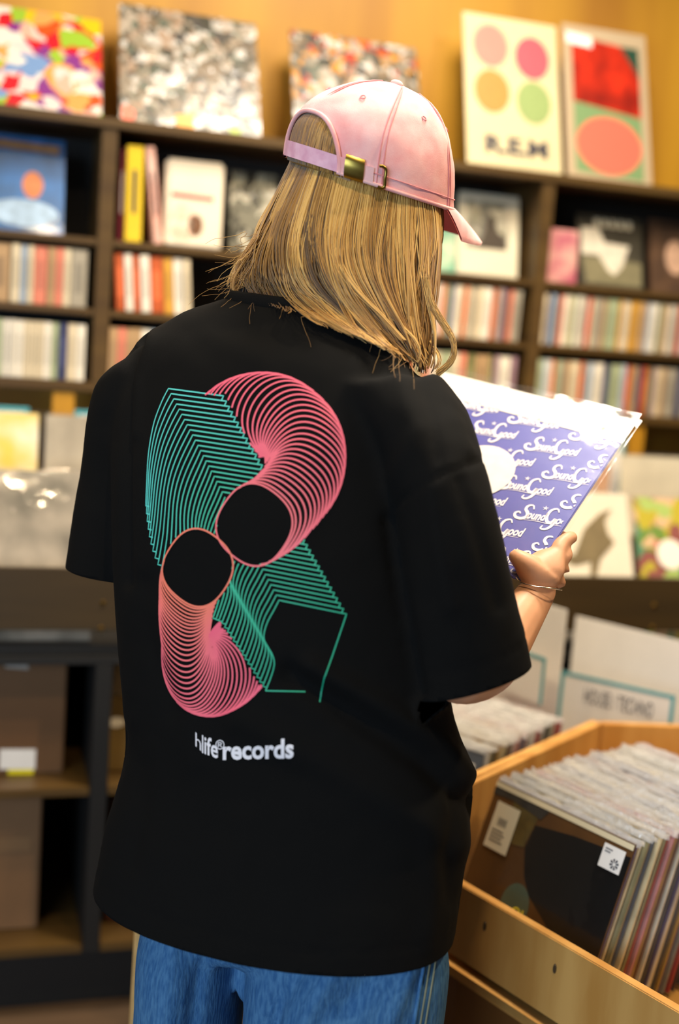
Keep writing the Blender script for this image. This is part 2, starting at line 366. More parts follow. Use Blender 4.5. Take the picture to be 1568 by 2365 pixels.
# ------------------------------------------------------------------ compact discs
CDPAL = [('white', '#e6ddcb'), ('cream', '#d9c8a8'), ('grey', '#a39a88'), ('rust', '#b9582f'), ('coral', '#d9826a'), ('red', '#b5311f'),
         ('blue', '#aebccb'), ('olive', '#77754c'), ('tan', '#b6946c'), ('mauve', '#a0808a'), ('navy', '#3c4060'), ('amber', '#cf9a3e'), ('sage', '#a7b08c'), ('charcoal', '#4a443a')]
def cd_mesh(nm, c):
    bm = bbox_bm(.0100, .142, .125, .0006)
    me = bpy.data.meshes.new('cd_case_'+nm.replace(' ', '_'))
    # spine insert: a sheet proud of the front face, with a slot of case left around it
    bm.faces.ensure_lookup_table()
    s = [bm.verts.new(q) for q in ((.0009, -.0003, .003), (.0091, -.0003, .003), (.0091, -.0003, .122), (.0009, -.0003, .122))]
    f = bm.faces.new(s); f.material_index = 1
    t = [bm.verts.new(q) for q in ((.003, -.0005, .03), (.007, -.0005, .03), (.007, -.0005, .095), (.003, -.0005, .095))]
    f = bm.faces.new(t); f.material_index = 2
    bm.to_mesh(me); bm.free()
    me.materials.append(mat('cd_case_'+nm, tuple(.75*q for q in hexc(c)), .3, coat=.4)); me.materials.append(mat('cd_spine_'+nm, hexc(c), .35, .12, 60, coat=.3))
    lum = sum(hexc(c)); me.materials.append(mat('cd_print_'+nm, tuple(q*(.72 if lum > .8 else 1.9)+.01 for q in hexc(c)), .4, .3, 260))
    return me
CDM = {nm: cd_mesh(nm, c) for nm, c in CDPAL}
def cd_row(x0, x1, z, place, weights, lean=0.0, wide=(0.95, 1.15), seed=1):
    rnd = random.Random(seed); x = x0; names = [n for n, _ in CDPAL]
    row = []
    while x < x1-.0115:
        nm = rnd.choices(names, weights)[0]
        s = rnd.uniform(*wide)
        if rnd.random() < .12: s *= 2.1
        if x+.0102*s > x1: break
        o = bpy.data.objects.new('cd_case', CDM[nm]); COL.objects.link(o)
        o.matrix_basis = Matrix.Translation((x, SY+.008+rnd.uniform(0, .008), z+.0003)) @ Matrix.Rotation(lean, 4, 'Y') @ Matrix.Diagonal((s, 1, rnd.uniform(.985, 1.0), 1))
        row.append((o, nm))
        x += .01025*s + rnd.uniform(.0002, .0006)
    label_row(row, 'CD spine', place, 'CD case', 'CDs in the '+place)
def label_row(row, noun, place, cat, group):
    for i, (o, nm) in enumerate(row):
        l = row[i-1][1] if i else None; r = row[i+1][1] if i+1 < len(row) else None
        if l and r: w_ = f'between two {l} ones' if l == r else f'between {l} and {r} ones'
        else: w_ = f'at the end beside a {l or r} one'
        tag(o, f'{nm} {noun} {w_}, {place}', cat, group)
#            white cream grey rust coral red pblue olive tan mauve navy amber sage charcoal
W1 = [5, 4, 3, 3, 3, 1, 2, 1, 3, 1, .3, .5, .5, .5]
W2 = [5, 4, 2, 2, 2, 3, 1, 1, 2, 1, .5, .6, 1, .5]
W3 = [5, 5, 3, 1, 2, 1, .6, 1, 2, 2.5, .3, .7, 2, .3]
W4 = [4, 3, 3, 1, 1.4, 1.4, 1.2, 1, 1.5, 1.5, 1, 1.2, 2.5, .6]
cd_row(-0.172, 0.221, Z_CD1, 'upper row below the blue book', W1, wide=(1.2, 2.0), seed=3)
cd_row(-0.172, 0.228, Z_CD2, 'lower row below the blue book', W2, wide=(1.1, 1.9), seed=11)
cd_row(0.282, 0.458, Z_CD1, 'upper row below the yellow book', [6, 2, 1, 3, 2, 2, 1, .2, 1, 0, .5, .3, .2, 0], lean=-radians(5), wide=(1.3, 2.2), seed=5)
cd_row(0.268, 0.388, Z_CD2, 'lower row below the yellow book', [3, 3, 1, 2, 2, 1, .5, .5, 3, 1, 0, .3, 2, 0], wide=(1.3, 2.0), seed=6)
cd_row(0.975, 1.255, Z_CD1, 'upper row below the portrait book', W3, lean=radians(1), seed=8)
cd_row(0.975, 1.269, Z_CD2, 'lower row below the portrait book', [3, 4, 3, .5, 1, .4, .6, 2, 2, 1.5, .2, .3, 3, .6], wide=(1.1, 1.7), seed=9)
cd_row(1.313, 1.852, Z_CD1, 'upper row below the charcoal book', W4, lean=radians(1), seed=21)
cd_row(1.313, 1.852, Z_CD2, 'lower row below the charcoal book', [2, 4, 3, 2, 2, 1.5, 1, 2, 2, 1.5, 1.4, 1.6, 3, .6], wide=(1.1, 1.6), seed=23)

# ------------------------------------------------------------------ records in the counter trough
def sleeve(name, x0, x1, zb, ht, y0, lean, m, label, cat='record', group=None, clear=True, thick=.004):
    up = Vector((0, sin(lean), cos(lean))); x = Vector((1, 0, 0)); y = up.cross(x)
    wd = x1-x0
    o = bm_to(name, bbox_bm(wd, thick, ht, .0012), m, None, frame((x0, y0, zb+.003), x, y, up))
    tag(o, label, cat, group)
    if clear:
        bm = bbox_bm(wd+.008, thick+.003, ht+.007, .001, off=(-.004, -.0015, -.001))
        bm_to('clear_cover', bm, M_PLASTIC, o)
    return o, wd, ht
ML = mat('mono_print', hexc('#9b9080'), .35, .75, 9, coat=.3, col2=hexc('#4e4a40'))
LN = radians(22)
k, wd, h = sleeve('record_cover', -0.145, 0.221, 0.775, 0.342, 2.321, LN, ML, 'grey monochrome record in glossy plastic at the front of the trough', clear=True)
k, wd, h = sleeve('record_cover', -0.205, 0.121, 0.969, 0.224, 2.612, radians(8), mat('yellow_sleeve', hexc('#eccb55'), .35, .35, 10, coat=.4, col2=hexc('#f3ead0')), 'pale yellow record standing behind the monochrome record')
k, wd, h = sleeve('record_cover', 0.136, 0.474, 0.969, 0.224, 2.612, radians(8), mat('stone_sleeve', hexc('#b9ad98'), .35, .3, 12, coat=.4), 'stone grey record standing beside the yellow record')
patch_on('pale_print', k, M_WHITE, [(.06, .02), (.16, .02), (.16, .09), (.06, .09)], y=-.0024)
def divider(x0, x1, zb, zt, y0, label, teal=True, group=None):
    o = bm_to('divider_card', bbox_bm(x1-x0, .002, zt-zb, .0006), M_WHITE, None, Matrix.Translation((x0, y0, zb)))
    tag(o, label, 'divider card', group)
    if teal:
        wd, h, t = x1-x0, zt-zb, .009
        bm = bmesh.new()
        for q in ([(0, 0), (t, 0), (t, h-t), (0, h)], [(0, h), (t, h-t), (wd-t, h-t), (wd, h)], [(wd, h), (wd-t, h-t), (wd-t, 0), (wd, 0)]):
            bm.faces.new([bm.verts.new((a, -.0008, b)) for a, b in q])
        bm_to('teal_border', bm, M_TEAL, o)
    return o
divider(-0.215, 0.102, .969, 1.204, 2.680, 'teal-edged divider card behind the yellow record')
divider(0.199, 0.528, .969, 1.204, 2.680, 'teal-edged divider card behind the stone grey record')
divider(1.249, 1.567, .969, 1.228, 2.680, 'teal-edged divider card behind the orange record')
M_FIG = mat('sepia_figure', hexc('#77694c'), .5, .2, 30)
k, wd, h = sleeve('record_cover', 1.125, 1.449, 0.775, 0.342, 2.321, LN, mat('cream_sleeve', hexc('#e4dccb'), .4, .06, 8, coat=.2), 'cream record with a dark horse-like figure in the trough')
patch_on('figure_print', k, M_FIG, [(x_+.075, z_+.02) for x_, z_ in ((.06, .165), (.10, .175), (.13, .235), (.17, .27), (.205, .285), (.185, .255), (.19, .225), (.205, .205), (.185, .185), (.165, .165), (.15, .12), (.135, .115), (.14, .16), (.10, .15))], y=-.0026)
k, wd, h = sleeve('record_cover', 1.465, 1.799, 0.775, 0.336, 2.321, LN, collage('jungle_sleeve', [hexc(c) for c in ('#6c8f3a', '#b9ad2e', '#c9786c', '#4f8a68', '#d7b48e', '#a7c06a', '#8e4f4a')], 13), 'green multicoloured record beside the cream record')
disc_on('pale_emblem', k, mat('emblem', hexc('#ece4da'), .5), .085, .2, .036, .036, y=-.0028)
k, wd, h = sleeve('record_cover', 1.260, 1.508, 0.969, 0.178, 2.612, radians(8), mat('orange_sleeve', hexc('#cf9362'), .35, .55, 7, coat=.3, col2=hexc('#b9a79a'), stretch=(6, 1, 1)), 'orange striped record standing behind the cream record')
k, wd, h = sleeve('record_cover', 1.535, 1.831, 0.969, 0.199, 2.612, radians(8), mat('bone_sleeve', hexc('#dcd3bd'), .35, .2, 9, coat=.3), 'bone white record standing beside the orange record')

# ------------------------------------------------------------------ boxes in the counter cubbies
def carton(x0, x1, z0, z1, y0, m, label, depth=.3):
    o = bm_to('storage_box', bbox_bm(x1-x0, depth, z1-z0, .003), m, None, Matrix.Translation((x0, y0, z0)))
    tag(o, label, 'box'); return o, x1-x0, z1-z0
M_KRAFT = mat('kraft_card', hexc('#7d5a38'), .7, .15, 8)
k, wd, h = carton(-0.237, 0.183, 0.4875, 0.733, 2.37, mat('brown_board', hexc('#6b4a2a'), .55, .15, 6), 'brown storage box with white and yellow stickers')
patch_on('white_sticker', k, M_WHITE, [(.295, .012), (.365, .010), (.365, .052), (.295, .054)])
patch_on('yellow_sticker', k, mat('yellow_sticker', hexc('#e0d21a'), .5), [(.312, -.012+.013), (.362, .0), (.362, .010), (.312, .011)], y=-.0014)
patch_on('plastic_corner', k, mat('grey_tape', hexc('#a8a39a'), .3, coat=.5), [(.30, .222), (.345, .218), (.34, .245), (.295, .243)])
k, wd, h = carton(0.269, 0.603, 0.4875, 0.730, 2.37, mat('olive_board', hexc('#7d6434'), .5, .12, 6, coat=.2), 'olive storage box with a cream tag and pale oval')
patch_on('cream_tag', k, M_CREAM, [(.004, .165), (.04, .16), (.038, .225), (.01, .228)])
disc_on('pale_oval', k, mat('pale_dot', hexc('#f2ead8'), .3), .017, .105, .017, .011)  # plain pale oval on the box front
k, wd, h = carton(-0.129, 0.145, 0.1535, 0.447, 2.37, M_KRAFT, 'tan cardboard box on the bottom cubby floor', .28)
patch_on('tape', k, mat('packing_tape', hexc('#8d6a48'), .3, coat=.4), [(0, .17), (.255, .17), (.255, .20), (0, .20)])
k, wd, h = carton(0.282, 0.625, 0.1535, 0.431, 2.37, mat('oxblood_board', hexc('#4a2416'), .5, .15, 6), 'oxblood storage box with a cream label')
patch_on('cream_label', k, M_CREAM, [(-.0+.004, .165), (.048, .163), (.048, .225), (.004, .227)])

# ------------------------------------------------------------------ foreground record bins
ND = Vector((.935, .353, 0)).normalized(); UD = Vector((.353, -.935, 0)).normalized()   # near bin: stacking axis, record axis
ZUP = Vector((0, 0, 1))
ZR = .73; LEAN = radians(20); RL = .273
A0 = onZ(1151, 1801, ZR); 
def prism(name, pts, z0, z1, m, parent=None, bevel=.0015):
    """upright board with a given plan outline"""
    bm = bmesh.new(); n = len(pts)
    off = parent.location if parent is not None else Vector((0, 0, 0))
    lo = [bm.verts.new(Vector((p[0], p[1], z0))-off) for p in pts]; hi = [bm.verts.new(Vector((p[0], p[1], z1))-off) for p in pts]
    bm.faces.new(lo[::-1]); bm.faces.new(hi)
    for i in range(n): bm.faces.new((lo[i], lo[(i+1) % n], hi[(i+1) % n], hi[i]))
    bmesh.ops.recalc_face_normals(bm, faces=bm.faces)
    if bevel: bmesh.ops.bevel(bm, geom=list(bm.edges), offset=bevel, segments=2, affect='EDGES')
    return bm_to(name, bm, m, parent)
def strip(a, b, t, side=1):
    a = Vector((a[0], a[1], 0)); b = Vector((b[0], b[1], 0)); d = (b-a).normalized(); nn = Vector((-d.y, d.x, 0))*t*side
    return [a, b, b+nn, a+nn]
nb = empty('record_bin', (A0.x, A0.y, 0))
tag(nb, 'pale plywood record bin with a low front board, full of records', 'record bin')
ZB = .605
fb0 = onZ(1064, 2028, ZB); fb1 = onZ(1568, 2319, ZB)
fd = (fb1-fb0).normalized(); fb0 = fb0-fd*.02; fb1 = fb1+fd*.25
prism('front_board', strip(fb0, fb1, .016, -1), .49, ZB, M_BIN, nb)
for t in (.14, .345):      # worn slots and fixing screws of the front board
    p = fb0.lerp(fb1, t)
    bm = bmesh.new(); bmesh.ops.create_cone(bm, cap_ends=True, segments=10, radius1=.0055, radius2=.004, depth=.003)
    bmesh.ops.scale(bm, vec=(.6, 1.5, 1), verts=bm.verts)
    nrm = Vector((fd.y, -fd.x, 0)); nrm = nrm if nrm.x < 0 else -nrm
    bm_to('screw', bm, mat('dark_screw', hexc('#4a3a28'), .5), nb, Matrix.Translation(Vector((p.x, p.y, .565))-nb.location+nrm*.0165) @ nrm.to_track_quat('Z', 'Y').to_matrix().to_4x4())
ZW = .72
w0 = onZ(1080, 1815, ZW); w1 = onZ(1395, 1668, ZW); w2 = onZ(1568, 1672, ZW)
wdir = (w1-w0).normalized(); wn_ = Vector((-wdir.y, wdir.x, 0))*.009; w0 = w0+wn_; w1 = w1+wn_; w0 = w0-wdir*.09
prism('side_board', strip(w0, w1, .009, -1), .40, ZW, M_BIN, nb)
prism('side_board', strip(w0-Vector((.004, -.006, 0))+Vector((-wdir.y, wdir.x, 0))*.001, w1+Vector((-wdir.y, wdir.x, 0))*.001, .016, 1), .40, ZW-.002, M_BIN, nb)
w3 = w1+(w2-w1)*3.2
prism('back_board', strip(w1, w3, .017, -1), .40, ZW, M_BIN, nb)
bin_floor = [fb0, fb1, fb1+ND*.62, w3, w1, w0]
prism('bin_floor', [Vector((p.x, p.y, 0)) for p in bin_floor], .445, .46, M_BIN, nb, 0)
# carcass below the bins
c0 = fb0+ND*.035; c1 = fb1+ND*.035
prism('carcass', [Vector((p.x, p.y, 0)) for p in (c0, c1, c1+ND*.55, w3-ND*.05, w1, w0+wdir*.03)], 0.0, .445, mat('dark_ply', hexc('#8a5a28'), .5, .2, 5), nb, 0)

RECPAL = [('black', '#22201f'), ('ivory', '#d9cfb8'), ('khaki', '#8d8458'), ('violet', '#54466a'), ('cream', '#e0cda0'), ('red', '#a8322a'), ('brown', '#6a4526'), ('grey', '#8e8a82'), ('pink', '#c98f8c'), ('white', '#ddd8cf'), ('ochre', '#b08a3a'), ('slate', '#566070')]
RECM = {}
def rec_mesh(nm, c, L):
    key = (nm, L)
    if key not in RECM:
        bm = bbox_bm(L, .0042, L, .0008)
        me = bpy.data.meshes.new('sleeve_'+nm); bm.to_mesh(me); bm.free(); me.materials.append(mat('record_'+nm, hexc(c), .5, .25, 22)); RECM[key] = me
    return RECM[key]
def crinkle_mesh(L, seed):
    """open-topped clear cover: front sheet, back sheet and a wavy mouth standing proud of the sleeve"""
    rnd = random.Random(seed); bm = bmesh.new(); n = 14; ex = .003
    for s in (0, 1):
        yb = -.0010 if s == 0 else .0052
        bot = [bm.verts.new((-ex+(L+2*ex)*i/n, yb, -.001)) for i in range(n+1)]
        mid = [bm.verts.new((-ex+(L+2*ex)*i/n, yb, L-.003)) for i in range(n+1)]
        top = [bm.verts.new((-ex+(L+2*ex)*i/n, yb+(.0022-.0044*s)*rnd.random(), L+.005+rnd.uniform(-.003, .004))) for i in range(n+1)]
        for i in range(n): bm.faces.new((bot[i], bot[i+1], mid[i+1], mid[i]))
        for i in range(n): bm.faces.new((mid[i], mid[i+1], top[i+1], top[i])).material_index = 1
    me = bpy.data.meshes.new('clear_cover'); bm.to_mesh(me); bm.free(); me.materials.append(M_PLASTIC); me.materials.append(M_CRINKLE)
    for p in me.polygons: p.use_smooth = True
    return me
CRK = [crinkle_mesh(RL, i) for i in range(5)]
def bin_record(origin, u, n, lean, L, nm, c, place, i, crk=True, rot=0.0):
    """origin: far-left bottom corner; record face looks back along -n"""
    up = (n*sin(lean)+ZUP*cos(lean)).normalized(); y = up.cross(u)
    o = bpy.data.objects.new('record', rec_mesh(nm, c, L)); COL.objects.link(o)
    o.matrix_basis = frame(origin, u, y, up) @ Matrix.Rotation(rot, 4, 'Y')
    if crk:
        k_ = bpy.data.objects.new('clear_cover', CRK[i % 5]); COL.objects.link(k_); k_.parent = o
    return o
rnd = random.Random(4)
upv = ND*sin(LEAN)+ZUP*cos(LEAN)
base = A0-upv*RL
seq = ['violet', 'cream', 'khaki', 'grey', 'slate', 'cream', 'khaki', 'red', 'pink', 'ochre', 'brown', 'ivory', 'black', 'violet', 'white', 'cream']
pal = dict(RECPAL)
# front record: brown print with a black disc showing, cream top edge, price stickers
M_FRONT = mat('brown_print', hexc('#5a3914'), .4, .35, 6, coat=.05, col2=hexc('#3f270d'))
up = upv.normalized(); yv = up.cross(UD)
fr = bm_to('record', bbox_bm(RL, .0035, RL, .0008), M_FRONT, None, frame(base-ND*.0, UD, yv, up))
tag(fr, 'brown record with black shape and two price stickers, front of the bin', 'record')
def fpatch(nm, m, pts, y=-.0006): return patch_on(nm, fr, m, [(a*RL, b*RL) for a, b in pts], y)
fpatch('black_print', mat('vinyl_black', hexc('#070606'), .35, .3, 12, coat=.1), [(.36, .86), (.62, .90), (1.0, .93), (1.0, .18), (.93, .20), (.80, .30), (.62, .42), (.47, .50), (.40, .58), (.34, .72)])
fpatch('top_edge', mat('cream_edge', hexc('#d9cba8'), .5), [(.0, .965), (1.0, .965), (1.0, .995), (.0, .995)], y=-.0009)
fpatch('olive_print', mat('olive_print', hexc('#5b4c22'), .4, .4, 30), [(.16, .93), (.36, .90), (.33, .72), (.20, .70)], y=-.0005)
fpatch('grey_print', mat('charcoal_print', hexc('#3a3732'), .35, .5, 24), [(.0, .96), (.42, .96), (.38, .90), (.15, .93), (.0, .92)], y=-.0007)
disc_on('grey_roundel', fr, mat('grey_green_roundel', hexc('#4d5a48'), .4, .2, 20), .40*RL, .41*RL, .10*RL, .125*RL, y=-.0007)
text_on('yellow_lettering', 'OL:', Matrix(), fr, mat('yellow_ink', hexc('#d9c92a'), .5), .455*RL, .385*RL, height=.016, bold=.02, y=-.0011)
def sticker(nm, x0, z0, wx, wz, lines, y=-.0022, roundel=False):
    o = bm_to(nm, bbox_bm(wx, .0006, wz, 0), mat('sticker_paper', hexc('#cfc3a4'), .5) if not roundel else M_WHITE, fr, Matrix.Translation((x0, y, z0)))
    return o
st = sticker('price_tag', .016, .172, .048, .072, 0)
bm = bmesh.new()
for i in range(9):
    x = .012+i*.0021; ww = .0004+.0009*((i*7) % 3)/2
    bm.faces.new([bm.verts.new(q) for q in ((x, -.0004, .038), (x+ww, -.0004, .038), (x+ww, -.0004, .05), (x, -.0004, .05))])
for i in range(4):
    z = .012+i*.0055
    bm.faces.new([bm.verts.new(q) for q in ((.006, -.0004, z), (.034-.004*(i % 2), -.0004, z), (.034-.004*(i % 2), -.0004, z+.0016), (.006, -.0004, z+.0016))])
bm_to('barcode', bm, M_INK, st)
s2 = sticker('price_sticker', .226, .224, .038, .034, 0, roundel=True)
bm = bmesh.new()
for j in range(8):
    a0, a1 = j*pi/4+.1, j*pi/4+.55
    bm.faces.new([bm.verts.new((.026+r*cos(a), -.0004, .011+r*sin(a))) for r, a in ((.0025, a0), (.0078, a0), (.0078, a1), (.0025, a1))])
bm_to('wheel_mark', bm, M_INK, s2)
bm = bmesh.new()
for i in range(2):
    z = .023+i*.004
    bm.faces.new([bm.verts.new(q) for q in ((.004, -.0004, z), (.014+.003*i, -.0004, z), (.014+.003*i, -.0004, z+.0015), (.004, -.0004, z+.0015))])
bm_to('small_print', bm, M_INK, s2)
bm_to('clear_cover', bbox_bm(RL+.009, .0055, RL+.008, .001, off=(-.0045, -.001, -.001)), plastic('front_sleeve_plastic', .018, .06, .35, 10, haze=.004), fr)
d = .007; near_row = []
for i in range(36):
    nm = seq[i % len(seq)] if i < 16 else rnd.choice(RECPAL)[0]
    jit = rnd.uniform(-.004, .004)
    ln = LEAN+-radians(min(i, 20)*.10)
    upi = ND*sin(ln)+ZUP*cos(ln)
    o_ = base+ND*d+UD*jit+ZUP*rnd.uniform(-.004, .003)
    near_row.append((bin_record(o_, UD, ND, ln, RL, nm, pal[nm], '', i), nm))
    d += rnd.uniform(.0096, .0108)
label_row(near_row, 'record', 'in the near plywood bin', 'record', 'records filed in the near plywood bin')

# far bin beyond the shared board
U2 = Vector((.582, -.813, 0)).normalized(); N2 = Vector((.813, .582, 0)).normalized()
fbx = empty('record_bin', (1.0, 1.95, 0)); tag(fbx, 'plywood record bin next to the counter, with white and teal divider cards', 'record bin')
ZF = .725
g0 = onZ(1122, 1738, ZF)
upf = N2*sin(radians(14))+ZUP*cos(radians(14))
fbase = g0-upf*RL-U2*RL
e0 = g0-N2*.05-U2*(RL+.02); e1 = e0+N2*.45
prism('side_board', strip(e0-N2*.02, e1, .016, 1), .40, .685, M_BIN, fbx)
prism('front_board', strip(e0-N2*.05, e0-N2*.05+U2*(RL+.005), .016, 1), .40, .58, M_BIN, fbx)
prism('bin_floor', [e0-N2*.05, e1, e1+U2*RL, e0-N2*.05+U2*RL], .43, .445, M_BIN, fbx, 0)
d = 0; far_row = []
fseq = ['slate', 'white', 'ochre', 'khaki', 'black', 'ochre', 'cream', 'khaki', 'ivory', 'brown']
for i in range(30):
    nm = fseq[i % 10] if i < 10 else rnd.choices([q[0] for q in RECPAL], [1, 4, 1, 1, 3, 2, 1, 2, 2, 5, 1, 1])[0]
    o = bin_record(fbase+N2*d+U2*rnd.uniform(-.003, .003)+ZUP*rnd.uniform(-.004, .004), U2, N2, radians(14), RL, nm, pal[nm], '', i); far_row.append((o, nm))
    if i == 0:
        s3 = bm_to('price_sticker', bbox_bm(.036, .0006, .034, 0), M_WHITE, o, Matrix.Translation((.225, -.0026, .215)))
        disc_on('wheel_mark', s3, M_INK, .024, .015, .006, .008, y=-.0004)
    d += rnd.uniform(.0085, .0105)
label_row(far_row, 'record', 'in the far plywood bin', 'record', 'records filed in the far plywood bin')
far_row[0][0]['label'] = 'slate record with a white price sticker, front of the far plywood bin'
def bin_card(c_tl, c_tr, zt, ht, label, teal, words=None, group=None):
    a = onZ(*c_tl, zt); b = onZ(*c_tr, zt); x = (b-a); x.z = 0; L = x.length; x.normalize()
    y = ZUP.cross(x)
    o = bm_to('divider_card', bbox_bm(L, .002, ht, .0008), M_WHITE, None, frame(a-ZUP*ht, x, y, ZUP)); tag(o, label, 'divider card', group)
    if teal:
        t = .0075; bm = bmesh.new()
        for q in ([(0, 0), (t, 0), (t, ht-t), (0, ht)], [(0, ht), (t, ht-t), (L-t, ht-t), (L, ht)], [(L, ht), (L-t, ht-t), (L-t, 0), (L, 0)]):
            bm.faces.new([bm.verts.new((p[0], -.0006, p[1])) for p in q])
        bm_to('teal_border', bm, M_TEAL, o)
    if words: 
        text_on('lettering', words, Matrix(), o, M_INK, L*.53, ht-.040, width=L*.60, height=.031, bold=0.0, y=-.0012)
    return o, L
bin_card((1297, 1548), (1560, 1607), .765, .315, 'white genre card with teal border and dark lettering in the far bin', True, 'HOUSE / TECHNO')
bin_card((1140, 1478), (1262, 1520), .83, .094, 'teal-bordered card partly behind the black sleeve in the far bin', True)
bin_card((1330, 1422), (1640, 1497), .85, .40, 'tall plain white card behind the lettered genre card', False)
bin_card((1110, 1352), (1310, 1409), .918, .40, 'tall plain white card behind the forearm', False)

# ================================================================== the woman
def interp(keys, t):
    """piecewise Catmull-Rom through tuples keyed by their own parameter 0..1"""
    n = len(keys)-1; x = min(max(t, 0), 1)*n; i = min(int(x), n-1); f = x-i
    p0 = keys[max(i-1, 0)]; p1 = keys[i]; p2 = keys[i+1]; p3 = keys[min(i+2, n)]
    return tuple(.5*((2*b)+(-a+c)*f+(2*a-5*b+4*c-d_)*f*f+(-a+3*b-3*c+d_)*f**3) for a, b, c, d_ in zip(p0, p1, p2, p3))
def ring_pts(Lp, Rp, dL, dR, b, n=44, p=2.2, tilt=0.0):
    a = P(*Lp, dL); c = P(*Rp, dR); m = (a+c)/2; lat = (c-a)/2
    dep = Vector((lat.y, -lat.x, 0)).normalized()     # towards the camera side
    if dep.dot(FW) > 0: dep = -dep
    dep = (dep+ZUP*tilt).normalized()*b
    out = []
    for i in range(n):
        th = 2*pi*i/n; cx_, sx_ = cos(th), sin(th)
        ex = math.copysign(abs(cx_)**(2/p), cx_); ey = math.copysign(abs(sx_)**(2/p), sx_)
        out.append(m+lat*ex+dep*ey)
    return out
def loft(rings, bm, cap=True):
    vr = [[bm.verts.new(q) for q in r] for r in rings]; n = len(vr[0])
    for a, b in zip(vr, vr[1:]):
        for i in range(n): bm.faces.new((a[i], a[(i+1) % n], b[(i+1) % n], b[i]))
    if cap:
        bm.faces.new(vr[0][::-1]); bm.faces.new(vr[-1])
def evaluate(o):
    dg = bpy.context.evaluated_depsgraph_get(); me = bpy.data.meshes.new_from_object(o.evaluated_get(dg)); return me
def remeshed(bms, voxel, smooth=6, fac=.5):
    """join closed lofts into one skin"""
    me = bpy.data.meshes.new('tmp'); bm = bmesh.new()
    for b in bms:
        t = bpy.data.meshes.new('t'); bmesh.ops.recalc_face_normals(b, faces=b.faces); b.to_mesh(t); b.free(); bm.from_mesh(t); bpy.data.meshes.remove(t)
    bm.to_mesh(me); bm.free()
    o = bpy.data.objects.new('tmp', me); COL.objects.link(o)
    md = o.modifiers.new('r', 'REMESH'); md.mode = 'VOXEL'; md.voxel_size = voxel; md.use_smooth_shade = True
    if smooth:
        ms = o.modifiers.new('s', 'SMOOTH'); ms.factor = fac; ms.iterations = smooth
    r = evaluate(o); bpy.data.objects.remove(o); bpy.data.meshes.remove(me)
    return r
def seg_dist(x, y, poly):
    best = 1e9
    for (ax, ay), (bx, by) in zip(poly, poly[1:]):
        dx, dy = bx-ax, by-ay; L = dx*dx+dy*dy
        t = max(0, min(1, ((x-ax)*dx+(y-ay)*dy)/L)) if L else 0
        q = math.hypot(x-ax-t*dx, y-ay-t*dy)
        if q < best: best = q
    return best
M_TEE = mat('black_jersey', hexc('#0a0a0a'), .9, .25, 900, .12, spec=.15, bscale=1400)
M_SKIN = mat('skin', hexc('#e0a57e'), .5, .12, 30, .03)
M_SKIN.node_tree.nodes['Principled BSDF'].inputs['Subsurface Weight'].default_value = .12
M_SKIN.node_tree.nodes['Principled BSDF'].inputs['Subsurface Radius'].default_value = (.012, .005, .003)

# ---- the T-shirt: lofted torso and sleeves fused into one skin
D = 1.5
TOR = [  # left px, right px, depth left, depth right, half depth
    ((236, 2085), (1036, 2230), 1.585, 1.42, .148),
    ((242, 2028), (1046, 2168), 1.585, 1.42, .146),
    ((256, 1950), (1060, 2075), 1.585, 1.42, .142),
    ((272, 1870), (1071, 1990), 1.585, 1.42, .138),
    ((306, 1760), (1082, 1890), 1.585, 1.415, .134),
    ((318, 1690), (1084, 1825), 1.585, 1.41, .132),
    ((313, 1600), (1058, 1740), 1.585, 1.41, .130),
    ((303, 1480), (1032, 1640), 1.585, 1.41, .128),
    ((294, 1340), (1005, 1470), 1.585, 1.41, .128),
    ((289, 1150), (975, 1260), 1.585, 1.41, .125),
    ((290, 1000), (965, 1090), 1.585, 1.42, .120),
    ((300, 880), (975, 955), 1.58, 1.43, .108),
    ((330, 790), (950, 858), 1.575, 1.44, .092),
    ((400, 742), (895, 792), 1.57, 1.46, .078),
    ((470, 712), (838, 752), 1.565, 1.475, .07),
    ((540, 690), (790, 722), 1.56, 1.49, .064)]
def dens(levels, k, **kw):
    n = (len(levels)-1)*k; flat = [(*a, *b, c, d_, e) for a, b, c, d_, e in levels]
    return [ring_pts((v[0], v[1]), (v[2], v[3]), v[4], v[5], v[6], **kw) for v in (interp(flat, i/n) for i in range(n+1))]
bT = bmesh.new(); loft(dens(TOR, 3), bT); bmesh.ops.recalc_face_normals(bT, faces=bT.faces); torso_bvh = BVHTree.FromBMesh(bT)
SLR = [((770, 880), (1015, 868), 1.47, 1.43, .085), ((850, 1000), (1086, 962), 1.43, 1.41, .092), ((895, 1130), (1114, 1062), 1.405, 1.40, .094),
       ((912, 1260), (1148, 1200), 1.385, 1.395, .086), ((925, 1400), (1180, 1350), 1.375, 1.395, .072), ((945, 1520), (1208, 1465), 1.37, 1.395, .060),
       ((958, 1606), (1224, 1536), 1.368, 1.395, .054), ((966, 1660), (1236, 1590), 1.366, 1.395, .052)]
SLL = [((330, 810), (480, 815), 1.585, 1.57, .075), ((276, 870), (430, 880), 1.62, 1.57, .085), ((254, 960), (410, 980), 1.64, 1.58, .088),
       ((236, 1080), (395, 1120), 1.66, 1.60, .088), ((214, 1190), (380, 1240), 1.67, 1.61, .088), ((195, 1288), (370, 1345), 1.68, 1.62, .088), ((184, 1345), (360, 1400), 1.685, 1.625, .088)]
bR = bmesh.new(); loft(dens(SLR, 3, n=36, p=2.05), bR)
bL = bmesh.new(); loft(dens(SLL, 3, n=36, p=2.05), bL)
me = remeshed([bT, bR, bL], .0062, 8, .5)
bm = bmesh.new(); bm.from_mesh(me)
